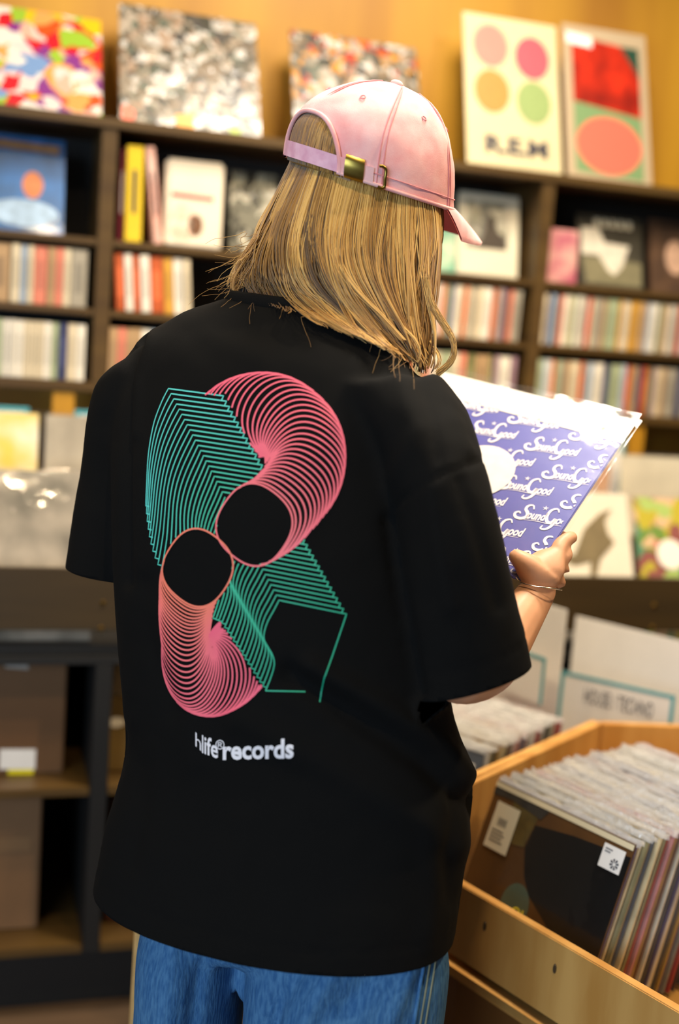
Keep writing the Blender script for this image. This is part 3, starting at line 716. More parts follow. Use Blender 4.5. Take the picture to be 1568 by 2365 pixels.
# open the hem and the sleeve mouths
def cut(center, normal, radius, sleeve_=False):
    def keep(p_):
        if not sleeve_: return False
        l_, n_, i_, d_ = torso_bvh.find_nearest(p_)
        return (p_-l_).dot(n_) < .009
    fs = [f for f in bm.faces if (f.calc_center_median()-center).length < radius and not keep(f.calc_center_median())]
    geom = list({v for f in fs for v in f.verts})+list({e for f in fs for e in f.edges})+fs
    r = bmesh.ops.bisect_plane(bm, geom=geom, plane_co=center, plane_no=normal)
    kill = [f for f in bm.faces if (f.calc_center_median()-center).length < radius and (f.calc_center_median()-center).dot(normal) > 0 and not keep(f.calc_center_median())]
    bmesh.ops.delete(bm, geom=kill, context='FACES')
def ringplane(l):
    pts = ring_pts(*l); c = sum(pts, Vector())/len(pts)
    nn = (pts[0]-c).cross(pts[11]-c).normalized()
    return c, (nn if nn.z < 0 else -nn)
hc, hn = ringplane(TOR[1]); hn = (hn+Vector((0, 0, -1))).normalized(); cut(hc, hn, .5)
rc, rn = ringplane(SLR[6]); rn = (P(1089, 1571, 1.38)-P(1062, 1375, 1.385)).normalized()
rn = (RT*.25-UP*.95+FW*.14).normalized(); cut(rc, rn, .145, True)
lc, ln_ = ringplane(SLL[5]); ln_ = (lc-ringplane(SLL[3])[0]).normalized(); cut(lc, ln_, .13, True)
bm.normal_update()
# cloth folds
FOLDS = [([(670, 1560), (830, 1660), (980, 1760), (1075, 1850)], 30, -.012), ([(720, 1540), (880, 1630), (1020, 1720), (1075, 1790)], 26, .010),
         ([(560, 1660), (740, 1760), (900, 1850), (1050, 1950)], 40, .007), ([(1117, 1062), (1020, 1095), (945, 1140), (890, 1195)], 6, -.0028),
         ([(900, 1200), (918, 1330), (945, 1470), (965, 1600)], 16, -.010), ([(1000, 1130), (1010, 1250), (1040, 1400)], 22, .004),
         ([(1060, 1110), (1110, 1260), (1150, 1400)], 16, -.004), ([(330, 770), (300, 850), (292, 1000), (290, 1200), (291, 1345)], 12, -.010),
         ([(345, 780), (318, 860), (312, 1000)], 14, .004), ([(880, 800), (930, 900), (960, 990), (900, 1120)], 24, .004),
         ([(1000, 870), (1040, 930), (1080, 1040)], 14, .003), ([(960, 860), (1000, 960), (1010, 1060)], 12, -.0025), ([(330, 1350), (350, 1480), (400, 1640)], 26, -.004),
         ([(360, 1420), (430, 1600), (440, 1760)], 30, .003), ([(300, 1700), (330, 1850), (300, 2000)], 24, -.004), ([(1060, 1850), (1030, 1960), (1045, 2080)], 20, -.005),
         ([(985, 1900), (1000, 2050), (990, 2180)], 24, .004), ([(560, 1900), (540, 2050), (560, 2190)], 40, .003), ([(430, 730), (520, 790), (620, 840)], 30, .002)]
for v in bm.verts:
    if v.normal.dot(v.co-EYE) > .1: continue
    x, y, _ = pix(v.co); dd = 0.0
    for poly, wd_, amp in FOLDS:
        q = seg_dist(x, y, poly)
        if q < wd_*2.6: dd += amp*math.exp(-(q/wd_)**2)
    dd += .0016*noise.noise(v.co*14)+.0008*noise.noise(v.co*37)
    hs = (v.co-hc).dot(hn)
    if -.030 < hs < -.024: dd -= .0009
    ss = (v.co-rc).dot(rn)
    if -.034 < ss < -.029 and x > 950: dd -= .0009
    v.co += v.normal*dd
bm.normal_update()
for f in bm.faces: f.smooth = True
tee_me = bpy.data.meshes.new('tshirt'); bm.to_mesh(tee_me)
bvh = BVHTree.FromBMesh(bm); bm.free()
tee_me.materials.clear(); tee_me.materials.append(M_TEE)

def hit(x, y, lift=.0012):
    r = ray(x, y).normalized(); loc, nn, i, dd = bvh.ray_cast(EYE, r)
    if loc is None: return None, None
    if nn.dot(r) > 0: nn = -nn
    return loc+nn*lift, nn

# ---- body: one continuous skinned figure
HEADC = P(862, 418, 1.555)
vdir = ray(858, 424).normalized()                 # the rim is seen edge-on from here
cap_e = (RT*400-UP*130); cap_e = (cap_e-vdir*cap_e.dot(vdir)).normalized(); cap_u = cap_e.cross(vdir).normalized()
if cap_u.z < 0: cap_u = -cap_u
HY = radians(50)
hf = vdir*cos(HY)+cap_e*sin(HY)                 # the way the face looks
hr = cap_u.cross(hf)*-1                          # her right
neck0 = P(680, 735, 1.535); neck1 = P(735, 600, 1.56)
skull = HEADC-cap_u*.015
# pose of the record she holds
TRp, TLd, BRd = Vector((1468, 972)), Vector((1030-1480, 848-962)).normalized(), Vector((1287-1472, 1247-970)).normalized()
TR = P(TRp.x, TRp.y, 1.66); q = TRp+TLd*460; TL = P(q.x, q.y, 1.829); q = TRp+BRd*448; BR = P(q.x, q.y, 1.511)
rx = (TR-TL).normalized(); ry = (TR-BR); ry = (ry-rx*ry.dot(rx)).normalized(); rn_ = rx.cross(ry)    # x along the top, y up the cover, n towards viewer
if rn_.dot(EYE-TR) < 0: rn_ = -rn_
LP = .315
E0 = TR-ry*LP                                   # lower right corner of the sleeve
def onleft(a, b, c): return TR-rx*(LP-a)-ry*b+rn_*c   # a: in from the left edge, b: down from the top, c: off the face
LWRIST = onleft(-.045, .345, .012)
SK = {}
sk_v, sk_e, sk_r = [], [], []
def sv(name, co, r, frm=None):
    SK[name] = len(sk_v); sk_v.append(Vector(co)); sk_r.append(r if isinstance(r, tuple) else (r, r))
    if frm is not None: sk_e.append((SK[frm], SK[name]))
pelv = P(640, 1960, 1.50); chest = P(640, 1150, 1.505)
sv('pelvis', pelv, (.10, .07)); sv('belly', P(640, 1700, 1.50), (.10, .075), 'pelvis'); sv('chest', chest, (.115, .08), 'belly')
sv('upper', P(640, 900, 1.515), (.09, .06), 'chest'); sv('nape', neck0, .048, 'upper'); sv('neck', neck1, .044, 'nape')
sv('skullbase', skull-cap_u*.05-hf*.005, .066, 'neck'); sv('skull', skull+cap_u*.012, (.080, .085), 'skullbase'); sv('crown', skull+cap_u*.06, .05, 'skull')
sv('cheek', skull-cap_u*.085+hf*.045, .045, 'skullbase'); sv('chin', skull-cap_u*.118+hf*.068, .022, 'cheek')
sv('shR', P(960, 1010, 1.44), .05, 'upper'); sv('elR', P(1050, 1592, 1.385), .038, 'shR'); 
sv('foR', P(1118, 1548, 1.435), .043, 'elR'); sv('midR', P(1186, 1450, 1.49), (.034, .032), 'foR'); sv('wrR', P(1238, 1372, 1.53), (.0265, .024), 'midR'); sv('palmR', P(1256, 1330, 1.528), (.026, .024), 'wrR')
sv('shL', P(345, 880, 1.60), .048, 'upper'); sv('elL', P(300, 1330, 1.66), .040, 'shL'); sv('foL', P(450, 1345, 1.74), .034, 'elL'); sv('wrL', LWRIST, (.025, .022), 'foL')
_a = P(449, 2175, 1.56); _b = P(808, 2200, 1.475); lkn = Vector((_a.x, _a.y+.01, .45)); rkn = Vector((_b.x, _b.y+.01, .45))
for s, kn in (('L', lkn), ('R', rkn)):
    hip = P(440, 2150, 1.56) if s == 'L' else P(800, 2190, 1.465)
    sv('hip'+s, hip, .058, 'pelvis'); sv('knee'+s, kn, .05, 'hip'+s)
    an = Vector((kn.x, kn.y, .09)); sv('ankle'+s, an, .04, 'knee'+s)
    sv('toe'+s, an+Vector((sin(radians(30)), cos(radians(30)), 0))*.16-ZUP*.055, .03, 'ankle'+s)
def skin_mesh(verts, edges, radii, root=0, sub=2):
    me = bpy.data.meshes.new('sk'); me.from_pydata([tuple(v) for v in verts], edges, []); o = bpy.data.objects.new('sk', me); COL.objects.link(o)
    o.modifiers.new('skin', 'SKIN'); md = o.modifiers.new('ss', 'SUBSURF'); md.levels = sub; md.render_levels = sub
    if not me.skin_vertices: me.skin_vertices.new()
    for i, r in enumerate(radii): me.skin_vertices[0].data[i].radius = r; me.skin_vertices[0].data[i].use_root = (i == root)
    r = evaluate(o); bpy.data.objects.remove(o); return r
body_me = skin_mesh(sk_v, sk_e, sk_r)

# ---- hand: palm, four fingers wrapping the record's edge, thumb along its face
hv, he, hrad = [], [], []
def chain(pts, rs, start=None):
    prev = start
    for p_, r_ in zip(pts, rs):
        hv.append(p_); hrad.append((r_, r_)); i = len(hv)-1
        if prev is not None: he.append((prev, i))
        prev = i
    return prev
def onrec(a, b, c): return TR-rx*a-ry*b+rn_*c     # a: in from the right edge, b: down from the top, c: off the face
wrist = P(1238, 1372, 1.53)
palm0 = P(1246, 1336, 1.525); palmc = P(1264, 1296, 1.522)
root = chain([wrist, palm0, palmc], [.024, .0275, .027])
kn = [P(1300, 1250, 1.545), P(1313, 1285, 1.545), P(1309, 1320, 1.545), P(1296, 1354, 1.545)]
edge_b = [.221, .243, .265, .286]
for i, (k_, b_) in enumerate(zip(kn, edge_b)):
    r_ = (.0092, .0095, .0090, .0082)[i]
    m0 = palmc.lerp(k_, .5)
    p1 = onrec(-.015, b_, -.004); p2 = onrec(-.004, b_-.004, -.020); p3 = onrec(.022, b_-.006, -.0135)
    chain([m0, k_, p1, p2, p3], [.012, r_*1.15, r_, r_*.95, r_*.8], 2)
# thumb lying on the printed side, tip past the heel of the hand
chain([P(1228, 1312, 1.518), P(1206, 1296, 1.518), P(1190, 1284, 1.523), P(1182, 1274, 1.528)], [.021, .0150, .0110, .0085], 1)
hand_me = skin_mesh(hv, he, hrad, 1, 2)
hv, he, hrad = [], [], []                        # left hand on the far edge of the sleeve
pl0, pl1 = onleft(-.036, .305, .010), onleft(-.028, .268, .008)
chain([LWRIST, pl0, pl1], [.023, .026, .025])
for i in range(4):
    b_ = .216+.021*i; r_ = (.0092, .0095, .0090, .0082)[i]; k_ = onleft(-.022, b_, .008)
    chain([pl1.lerp(k_, .5), k_, onleft(-.015, b_, -.006), onleft(-.004, b_, -.020), onleft(.022, b_, -.0135)], [.012, r_*1.15, r_, r_*.95, r_*.8], 2)
chain([onleft(-.012, .29, .022), onleft(.008, .272, .022), onleft(.030, .25, .016), onleft(.044, .236, .012)], [.018, .0135, .0112, .009], 1)
left_me = skin_mesh(hv, he, hrad, 1, 2)
# fuse the hand with the arm: one mesh
def fuse(meshes, voxel, smooth):
    bms = []
    for m_ in meshes:
        b = bmesh.new(); b.from_mesh(m_); bms.append(b); bpy.data.meshes.remove(m_)
    return remeshed(bms, voxel, smooth, .5)
# face details on the head
def blob(c, rx_, ry_, rz_, ax, ay, az, n=12):
    b = bmesh.new(); bmesh.ops.create_icosphere(b, subdivisions=3, radius=1.0)
    for v in b.verts: v.co = c+ax*v.co.x*rx_+ay*v.co.y*ry_+az*v.co.z*rz_
    m_ = bpy.data.meshes.new('b'); b.to_mesh(m_); b.free(); return m_
face = [blob(skull-cap_u*.05+hf*.10, .011, .016, .022, hr, hf, cap_u), blob(skull-cap_u*.072+hf*.108, .014, .012, .009, hr, hf, cap_u),
        blob(skull-cap_u*.092+hf*.094, .022, .009, .007, hr, hf, cap_u), blob(skull-cap_u*.018+hf*.086, .05, .02, .012, hr, hf, cap_u),
        blob(skull-cap_u*.045+hf*.03, .062, .068, .075, hr, hf, cap_u)]
for s in (-1, 1): face.append(blob(skull-cap_u*.045+hr*.078*s, .010, .018, .03, hr, hf, cap_u))
full = fuse([body_me, hand_me, left_me]+face, .0032, 2)
for p_ in full.polygons: p_.use_smooth = True
full.materials.clear()
person = mesh_obj('person', full, M_SKIN)
tag(person, 'woman seen from behind in pink cap and black printed T-shirt, reading a record sleeve', 'person')
for s in (-1, 1):       # eyes
    c = skull-cap_u*.035+hf*.088+hr*.031*s
    m_ = blob(c, .012, .008, .008, hr, hf, cap_u); mesh_obj('eye', m_, mat('eye_white', hexc('#e9e4dd'), .2), person)
tee = mesh_obj('tshirt', tee_me, M_TEE, person)
tee['label'] = 'oversized black T-shirt with a pink and green line print'
sol = tee.modifiers.new('thick', 'SOLIDIFY'); sol.thickness = .0022; sol.offset = -1
# thumbnail nail and bracelet
bm = bmesh.new()
bc_ = wrist.lerp(palm0, .75); ax = (palmc-wrist).normalized(); s1 = ax.cross(ZUP).normalized(); s2 = ax.cross(s1)
N_, m_ = 36, 6; vv = []
for i in range(N_):
    a = 2*pi*i/N_; c = bc_+s1*cos(a)*.0305+s2*sin(a)*.0305+ax*.003*sin(a*2); o1 = (c-bc_).normalized()
    vv.append([bm.verts.new(c+o1*.0009*cos(2*pi*j/m_)+ax*.0009*sin(2*pi*j/m_)) for j in range(m_)])
for i in range(N_):
    for j in range(m_): bm.faces.new((vv[i][j], vv[(i+1) % N_][j], vv[(i+1) % N_][(j+1) % m_], vv[i][(j+1) % m_]))
br = bm_to('bracelet', bm, mat('silver', hexc('#e8e0d2'), .2, metal=1.0), person, smooth=True); br['label'] = 'thin silver chain bracelet'
for a in (2.4, 3.3, 4.4):
    bm = bmesh.new(); bmesh.ops.create_icosphere(bm, subdivisions=2, radius=.0022)
    bm_to('bead', bm, MATS['silver'], br, Matrix.Translation(bc_+s1*cos(a)*.0305+s2*sin(a)*.0305), smooth=True)

# ---- back print: ribbons laid on the cloth
def ribbons(name, lines, wpx, m, parent, lift=.0010):
    bm = bmesh.new(); lay = bm.verts.layers.float_color.new('tint')
    for ln, tint in lines:
        pts = []
        for x, y in ln:
            p_, nn = hit(x, y, lift)
            if p_ is None: continue
            pts.append((p_, nn))
        if len(pts) < 2: continue
        prev = None
        for i, (p_, nn) in enumerate(pts):
            t = (pts[min(i+1, len(pts)-1)][0]-pts[max(i-1, 0)][0])
            if t.length < 1e-7: continue
            s = t.normalized().cross(nn).normalized()*(wpx*.5*1.42/F_PX)
            a = bm.verts.new(p_+s); b = bm.verts.new(p_-s); a[lay] = tint; b[lay] = tint
            if prev: bm.faces.new((prev[0], prev[1], b, a))
            prev = (a, b)
    for f in bm.faces: f.smooth = True
    return bm_to(name, bm, m, parent)
def print_mat(name, c1, c2, c3):
    m = bpy.data.materials.new(name); m.use_nodes = True; nt = m.node_tree; b = nt.nodes['Principled BSDF']
    at = nt.nodes.new('ShaderNodeAttribute'); at.attribute_name = 'tint'; sp = nt.nodes.new('ShaderNodeSeparateColor'); nt.links.new(at.outputs['Color'], sp.inputs[0])
    cr = nt.nodes.new('ShaderNodeValToRGB'); e = cr.color_ramp.elements; e[0].color = (*c1, 1); e[1].color = (*c3, 1); k_ = e.new(.5); k_.color = (*c2, 1)
    nt.links.new(sp.outputs[0], cr.inputs[0]); nt.links.new(cr.outputs[0], b.inputs['Base Color']); b.inputs['Roughness'].default_value = .6
    return m
M_PG = print_mat('green_ink', hexc('#5fd6cf'), hexc('#3fc39a'), hexc('#12a37c')); M_PP = print_mat('pink_ink', hexc('#f4607c'), hexc('#f66f7c'), hexc('#f58063'))
FIRST = [(338, 1168), (340, 1120), (344, 1050), (356, 980), (374, 930), (390, 898)]
LAST = [(614, 1595), (626, 1563), (634, 1532), (628, 1508), (614, 1486), (610, 1466), (618, 1437), (633, 1409), (645, 1386)]
def resample(pl, n): return [interp(pl, i/(n-1)) for i in range(n)]
Fp, Lpp = resample(FIRST, 22), resample(LAST, 22)
NG = 41
green, cards = [], []
for i in range(NG+1):
    t = i/NG
    left = []; tp_ = min(1, t*1.5); tp_ = tp_*tp_*(3-2*tp_)
    for j, ((ax_, ay_), (bx_, by_)) in enumerate(zip(Fp, Lpp)):
        s = j/21
        fa = (Fp[0][0]+(Fp[-1][0]-Fp[0][0])*s, Fp[0][1]+(Fp[-1][1]-Fp[0][1])*s); la = (Lpp[0][0]+(Lpp[-1][0]-Lpp[0][0])*s, Lpp[0][1]+(Lpp[-1][1]-Lpp[0][1])*s)
        bulge = -26*sin(pi*min(1, t*2.6))*(1-s)**1.0 if t < .385 else 0
        extra = (1-s)*63*sin(pi*min(1, t*1.6)) if t < .62 else 0
        dx_ = (ax_-fa[0])*(1-tp_)+(bx_-la[0])*tp_; dy_ = (ay_-fa[1])*(1-tp_)+(by_-la[1])*tp_
        left.append((fa[0]+(la[0]-fa[0])*t+dx_+bulge, fa[1]+(la[1]-fa[1])*t+dy_+extra))
    apex = left[-1]; wdt = 127+28*t
    right = (apex[0]+wdt, apex[1]+17+15*t)
    card = left+[right]
    cards.append((left, apex, right, t))
RF, RC = (615, 1050), [(500, 1035), (538, 975), (590, 952), (648, 958), (696, 998), (712, 1052), (700, 1108), (668, 1155), (630, 1188), (588, 1212)]
R2 = [(556, 1512), (528, 1545), (492, 1562), (455, 1555), (436, 1528), (430, 1478), (430, 1422), (437, 1375), (445, 1340), (458, 1311)]
def rings(path, n, r0, r1, ex):
    out = []
    for i in range(n):
        t = i/(n-1); c = interp(path, t); rr = r0+(r1-r0)*t
        kx, ky = ex(t); pts = []
        for j in range(73):
            a = 2*pi*j/72
            w_ = 1+.035*cos(4*a+.6)*t
            pts.append((c[0]+kx*rr*w_*cos(a), c[1]+ky*rr*w_*sin(a)))
        out.append((c, kx*rr, ky*rr, pts))
    return out
RC = [(RF[0]+(x_-RF[0])*(.93 if k_ < 6 else .97 if k_ < 8 else 1), RF[1]+(y_-RF[1])*(.93 if k_ < 6 else .97 if k_ < 8 else 1)) for k_, (x_, y_) in enumerate(RC)]
up_r = rings(RC, 38, 97, 88, lambda t: (1.0-.03*t, 1.0+.05*t))
lo_r = rings(R2, 40, 88, 85, lambda t: ((.92-.30*t/.55) if t < .55 else (.62+.31*((t-.55)/.45)**1.1), 1.05-.02*t))
def inside(c, x, y, k=.985): return ((x-c[0][0])/c[1])**2+((y-c[0][1])/c[2])**2 < k
def split_vis(pts, hidden):
    out, cur = [], []
    for p_ in pts:
        if hidden(*p_):
            if len(cur) > 1: out.append(cur)
            cur = []
        else: cur.append(p_)
    if len(cur) > 1: out.append(cur)
    return out
def subdiv(pl, step=6):
    out = [pl[0]]
    for a, b in zip(pl, pl[1:]):
        n = max(1, int(math.hypot(b[0]-a[0], b[1]-a[1])/step))
        out += [(a[0]+(b[0]-a[0])*k_/n, a[1]+(b[1]-a[1])*k_/n) for k_ in range(1, n+1)]
    return out
def in_poly(x, y, poly):
    c = False; j = len(poly)-1
    for i in range(len(poly)):
        xi, yi = poly[i]; xj, yj = poly[j]
        if (yi > y) != (yj > y) and x < (xj-xi)*(y-yi)/(yj-yi)+xi: c = not c
        j = i
    return c
def up_any(x, y): return any(inside(r, x, y) for r in up_r[14:])
def lo_front(x, y): return inside(lo_r[-1], x, y) or any(inside(r, x, y) for r in lo_r[24:])
for i, (left, apex, right, t) in enumerate(cards):
    nx = cards[min(i+1, NG)]
    if i < NG:
        tick = (right[0]-5, right[1]+11); foot = (left[0][0]+8, left[0][1]+2)
        pl = subdiv([foot]+left+[right, tick])
    else:
        pl = subdiv([(705, 1598), left[0]]+left+[right, (786, 1460), (768, 1513), (749, 1566), (742, 1600), (738, 1622)])
    for sgm in split_vis(pl, lambda x, y: up_any(x, y) or lo_front(x, y)):
        tt = min(1, max(0, t*.9+.05)); green.append((sgm, (tt, tt, tt, 1)))
# region of the stacked green cards that covers the start of the pink coils
stair_r = [c[2] for c in cards]; stair_l = [c[0][0] for c in cards]
def under_green_up(x, y):
    if y < stair_r[0][1] or y > stair_r[22][1]: return False
    for a, b in zip(stair_r, stair_r[1:]):
        if a[1] <= y <= b[1]: return x < a[0]+(b[0]-a[0])*(y-a[1])/(b[1]-a[1])
    return False
def under_green_lo(x, y):
    for a, b in zip(stair_l, stair_l[1:]):
        if a[1] <= y <= b[1] and y > 1415: return x > a[0]+(b[0]-a[0])*(y-a[1])/(b[1]-a[1])
    return False
pink = []
for R_, ug, sgn in ((up_r, under_green_up, 1), (lo_r, under_green_lo, -1)):
    for i, (c, kx, ky, pts) in enumerate(R_):
        nxt = R_[i+1:i+12]
        for sgm in split_vis(subdiv(pts, 5), lambda x, y: any(inside(r, x, y) for r in nxt) or (i < 30 and ug(x, y)) or (sgn < 0 and i < 24 and inside(up_r[-1], x, y))):
            tt = i/len(R_); pink.append((sgm, (tt if sgn < 0 else tt*.6,)*3+(1,)))
g_o = ribbons('green_line_print', green, 3.2, M_PG, tee); p_o = ribbons('pink_coil_print', pink, 4.2, M_PP, tee, .0013)
g_o['label'] = 'stacked green outline cards'; p_o['label'] = 'two pink coiled tubes'

# ---- lettering under the print
def cloth_text(name, s, x0, x1, base, hpx, bold, parent, m, shear=0.0, squeeze=None):
    bmx = text_bm(s, 1.0, bold, shear)
    bmesh.ops.triangulate(bmx, faces=bmx.faces)
    bmesh.ops.subdivide_edges(bmx, edges=[e for e in bmx.edges if e.calc_length() > .12], cuts=1, use_grid_fill=False)
    xs = [v.co.x for v in bmx.verts]; a, b = min(xs), max(xs)
    for v in list(bmx.verts):
        u = (v.co.x-a)/(b-a)
        if squeeze: u = squeeze(u)
        px = x0+(x1-x0)*u; py = base(u)-v.co.y*hpx/.73
        p_, nn = hit(px, py, .0016)
        v.co = p_ if p_ is not None else P(px, py, 1.4)
    return bm_to(name, bmx, m, parent)
M_TXT = mat('white_ink', hexc('#ece8ec'), .6)
cloth_text('lettering', 'life', 468, 505, lambda u: 1737+14*u, 42, .018, tee, M_TXT, squeeze=lambda u: u**1.15)
cloth_text('lettering', 'h', 453, 466, lambda u: 1722+12*u, 34, .0, tee, M_TXT)
cloth_text('registered_mark', '\u00ae', 499, 520, lambda u: 1730, 22, .004, tee, M_TXT)
cloth_text('lettering', 'records', 516, 679, lambda u: 1753-5*u, 44, .030, tee, M_TXT)

# ---- collar band
bm = bmesh.new(); cr_ = ring_pts((536, 692), (800, 728), 1.56, 1.487, .068, n=40); prev = None; first = None
cc = sum(cr_, Vector())/len(cr_); vv = []
for p_ in cr_:
    o1 = (p_-cc).normalized(); vv.append([bm.verts.new(p_+o1*.004*cos(2*pi*j/8)*.8+ZUP*(.010*sin(2*pi*j/8)+.002)-o1*.004) for j in range(8)])
for i in range(len(vv)):
    for j in range(8): bm.faces.new((vv[i][j], vv[(i+1) % len(vv)][j], vv[(i+1) % len(vv)][(j+1) % 8], vv[i][(j+1) % 8]))
bm_to('collar', bm, M_TEE, tee, smooth=True)

# ---- jeans
M_DENIM = mat('denim', hexc('#4f7da6'), .8, .5, 260, .25, stretch=(1, 1, .22), col2=hexc('#33608f'), spec=.2)
def leg(hipL, hipR, dl, dr, kn, bulge):
    a = P(*hipL, dl); c = P(*hipR, dr); m = (a+c)/2; hw = (c-a).length/2
    rings_ = []
    lat = (c-a); lat.z = 0; lat.normalize(); dep = Vector((lat.y, -lat.x, 0))
    for z, rr, rd in ((m.z+.06, .9, .095), (m.z, 1.0, .105), (m.z-.06, 1.0, .108), (m.z-.14, 1.0, .105), (.45, .96, .10), (.28, .9, .10), (.06, .9, .105), (.012, .9, .105)):
        f = (m.z-z)/(m.z-.45) if z < m.z else 0
        cxy = m.lerp(Vector((kn.x, kn.y, .45)), min(f, 1)); cxy.z = z
        rings_.append([cxy+lat*hw*rr*cos(2*pi*i/40)+dep*rd*sin(2*pi*i/40) for i in range(40)])
    b = bmesh.new(); loft(rings_, b); return b
j1 = leg((336, 2170), (562, 2180), 1.575, 1.545, lkn, 0); j2 = leg((588, 2200), (1030, 2200), 1.52, 1.43, rkn, 0)
bw = bmesh.new(); loft([ring_pts((360, 2020), (985, 2080), 1.57, 1.43, .08), ring_pts((345, 2130), (1010, 2180), 1.575, 1.43, .09), ring_pts((400, 2175), (950, 2205), 1.56, 1.44, .07)], bw)
jm = remeshed([j1, j2, bw], .0085, 5, .5)
bm = bmesh.new(); bm.from_mesh(jm)
JF = [([(480, 2180), (455, 2280), (440, 2400)], 14, -.009), ([(690, 2230), (640, 2330), (600, 2430)], 22, -.012), ([(770, 2240), (720, 2330), (690, 2420)], 22, .011), ([(400, 2180), (390, 2300), (370, 2420)], 26, .009),
      ([(880, 2230), (800, 2330)], 26, -.009), ([(950, 2230), (900, 2360)], 18, .008), ([(640, 2230), (625, 2330), (610, 2420)], 14, -.009)]
for v in bm.verts:
    if v.normal.dot(v.co-EYE) > .1: continue
    x, y, _ = pix(v.co); dd = .003*noise.noise(v.co*9)
    for poly, wd_, amp in JF:
        q = seg_dist(x, y, poly)
        if q < wd_*2.6: dd += amp*math.exp(-(q/wd_)**2)
    v.co += v.normal*dd
bm.normal_update(); jb = BVHTree.FromBMesh(bm)
jeans = bm_to('jeans', bm, M_DENIM, person, smooth=True); jeans['label'] = 'faded blue denim jeans'
def tube_path(bm, pts, r, n=6, taper=None):
    rings_ = []
    for i, p_ in enumerate(pts):
        t = (pts[min(i+1, len(pts)-1)]-pts[max(i-1, 0)]).normalized(); s = t.cross(Vector((.3, .2, .93))).normalized(); s2_ = t.cross(s)
        rr = r*(taper(i/(len(pts)-1)) if taper else 1)
        rings_.append([bm.verts.new(p_+s*rr*cos(2*pi*j/n)+s2_*rr*sin(2*pi*j/n)) for j in range(n)])
    for a, b in zip(rings_, rings_[1:]):
        for j in range(n): bm.faces.new((a[j], a[(j+1) % n], b[(j+1) % n], b[j]))
for off in (0, 14, 26):
    bm = bmesh.new(); pts = []
    for i in range(24):
        y = 2195+i*11; x = 998-(y-2195)*.16+off-16
        r_ = ray(x, y).normalized(); l_, nn, _, _ = jb.ray_cast(EYE, r_)
        if l_: pts.append(l_+nn*(-1 if nn.dot(r_) > 0 else 1)*.001)
    if len(pts) > 2:
        tube_path(bm, pts, .0011 if off else .0024); bm_to('side_seam', bm, mat('seam_thread', hexc('#8a8a70'), .8) if off else M_DENIM, jeans, smooth=True)
# shoes
for kn_ in (lkn, rkn):
    b = bmesh.new(); fd_ = Vector((sin(radians(30)), cos(radians(30)), 0)); sd_ = Vector((fd_.y, -fd_.x, 0)); rr = []
    for t, wd_, ht in ((-.075, .022, .05), (-.06, .034, .075), (0, .038, .085), (.06, .042, .065), (.12, .046, .05), (.165, .036, .04), (.185, .014, .022)):
        c = Vector((kn_.x, kn_.y, 0))+fd_*t
        rr.append([c+sd_*wd_*cos(2*pi*i/20)+ZUP*(ht*.5+ht*.5*sin(2*pi*i/20)) for i in range(20)])
    loft(rr, b); bm_to('shoe', b, mat('shoe_canvas', hexc('#d8d2c6'), .6), person, smooth=True)

# ---- cap
M_CAP = mat('pink_twill', hexc('#e9a6a8'), .85, .22, 26, .12, col2=hexc('#f2c3c4'), bscale=900, spec=.2)
M_CAPIN = mat('cap_lining', hexc('#c85a5a'), .9)
M_CAPPURPLE = mat('pink_strap', hexc('#d69fb8'), .85, .2, 60, .1, col2=hexc('#e6b9cd'))
KP = 1.5/F_PX                                   # metres per pixel at the head
CAPC = P(856, 426, 1.555)
CA, CB, CH = .122, .102, .128
def dome(az, t, grow=0.0):
    """az from the back of the head, + towards her right; t 0 rim .. 1 button"""
    rho = (1-max(t, 0)**2.35)**.52 if t < 1 else 0
    rho *= 1-.012*sin(pi*t)
    bdir = -hf
    d_ = bdir*cos(az)*(CA+grow)+hr*sin(az)*(CB+grow)
    lean_b = bdir*(.012*sin(pi*t))
    pan = 1+.010*abs(cos(3*az))*(rho > .05)     # panel swell between the six seams
    return CAPC+d_*rho*pan+lean_b+cap_u*(CH+grow)*t
def sgn_right():                                 # which sign of az lies towards image right
    return 1 if pix(dome(.6, .1))[0] > pix(dome(-.6, .1))[0] else -1
SR = sgn_right()
OPH, OPT = radians(35), .47
def t0(az):
    a = (az+pi) % (2*pi)-pi
    if abs(a) >= OPH: return 0.0
    return OPT*(1-(abs(a)/OPH)**2.6)**.55
def cap_crown():
    bm = bmesh.new(); n, m_ = 144, 26; cols = []
    azs = []
    for i in range(n):
        azs.append(2*pi*i/n)
    # refine the opening edge
    azs = sorted(set([round(a, 5) for a in azs]+[round((s*OPH*f) % (2*pi), 5) for s in (-1, 1) for f in (.999, .985, .96, .93, .9, .86, .8)]))
    for az in azs:
        lo = t0(az); cols.append([bm.verts.new(dome(az, lo+(1-lo)*(j/m_)*.999)) for j in range(m_+1)])
    N_ = len(cols)
    for i in range(N_):
        a, b = cols[i], cols[(i+1) % N_]
        for j in range(m_): bm.faces.new((a[j], b[j], b[j+1], a[j+1]))
    bmesh.ops.recalc_face_normals(bm, faces=bm.faces)
    for v in bm.verts:
        q = noise.noise(v.co*22)*.0022+noise.noise(v.co*55)*.0008
        v.co += (v.co-CAPC).normalized()*q
    return bm
cap = bm_to('baseball_cap', cap_crown(), M_CAP, person, smooth=True); cap['label'] = 'washed pink cotton baseball cap with brass strap buckle'
cap.data.materials.append(M_CAPIN)
md = cap.modifiers.new('thick', 'SOLIDIFY'); md.thickness = .002; md.offset = -1; md.material_offset = 1
def cap_tube(name, pts, r, m, n=8):
    bm = bmesh.new(); tube_path(bm, pts, r, n); return bm_to(name, bm, m, cap, smooth=True)
cap_tube('opening_binding', [dome(OPH*f, t0(OPH*f)+.004, .001) for f in [-.9995, -.995, -.985]+[-.97+1.94*i/40 for i in range(41)]+[.985, .995, .9995]], .0030, M_CAP)
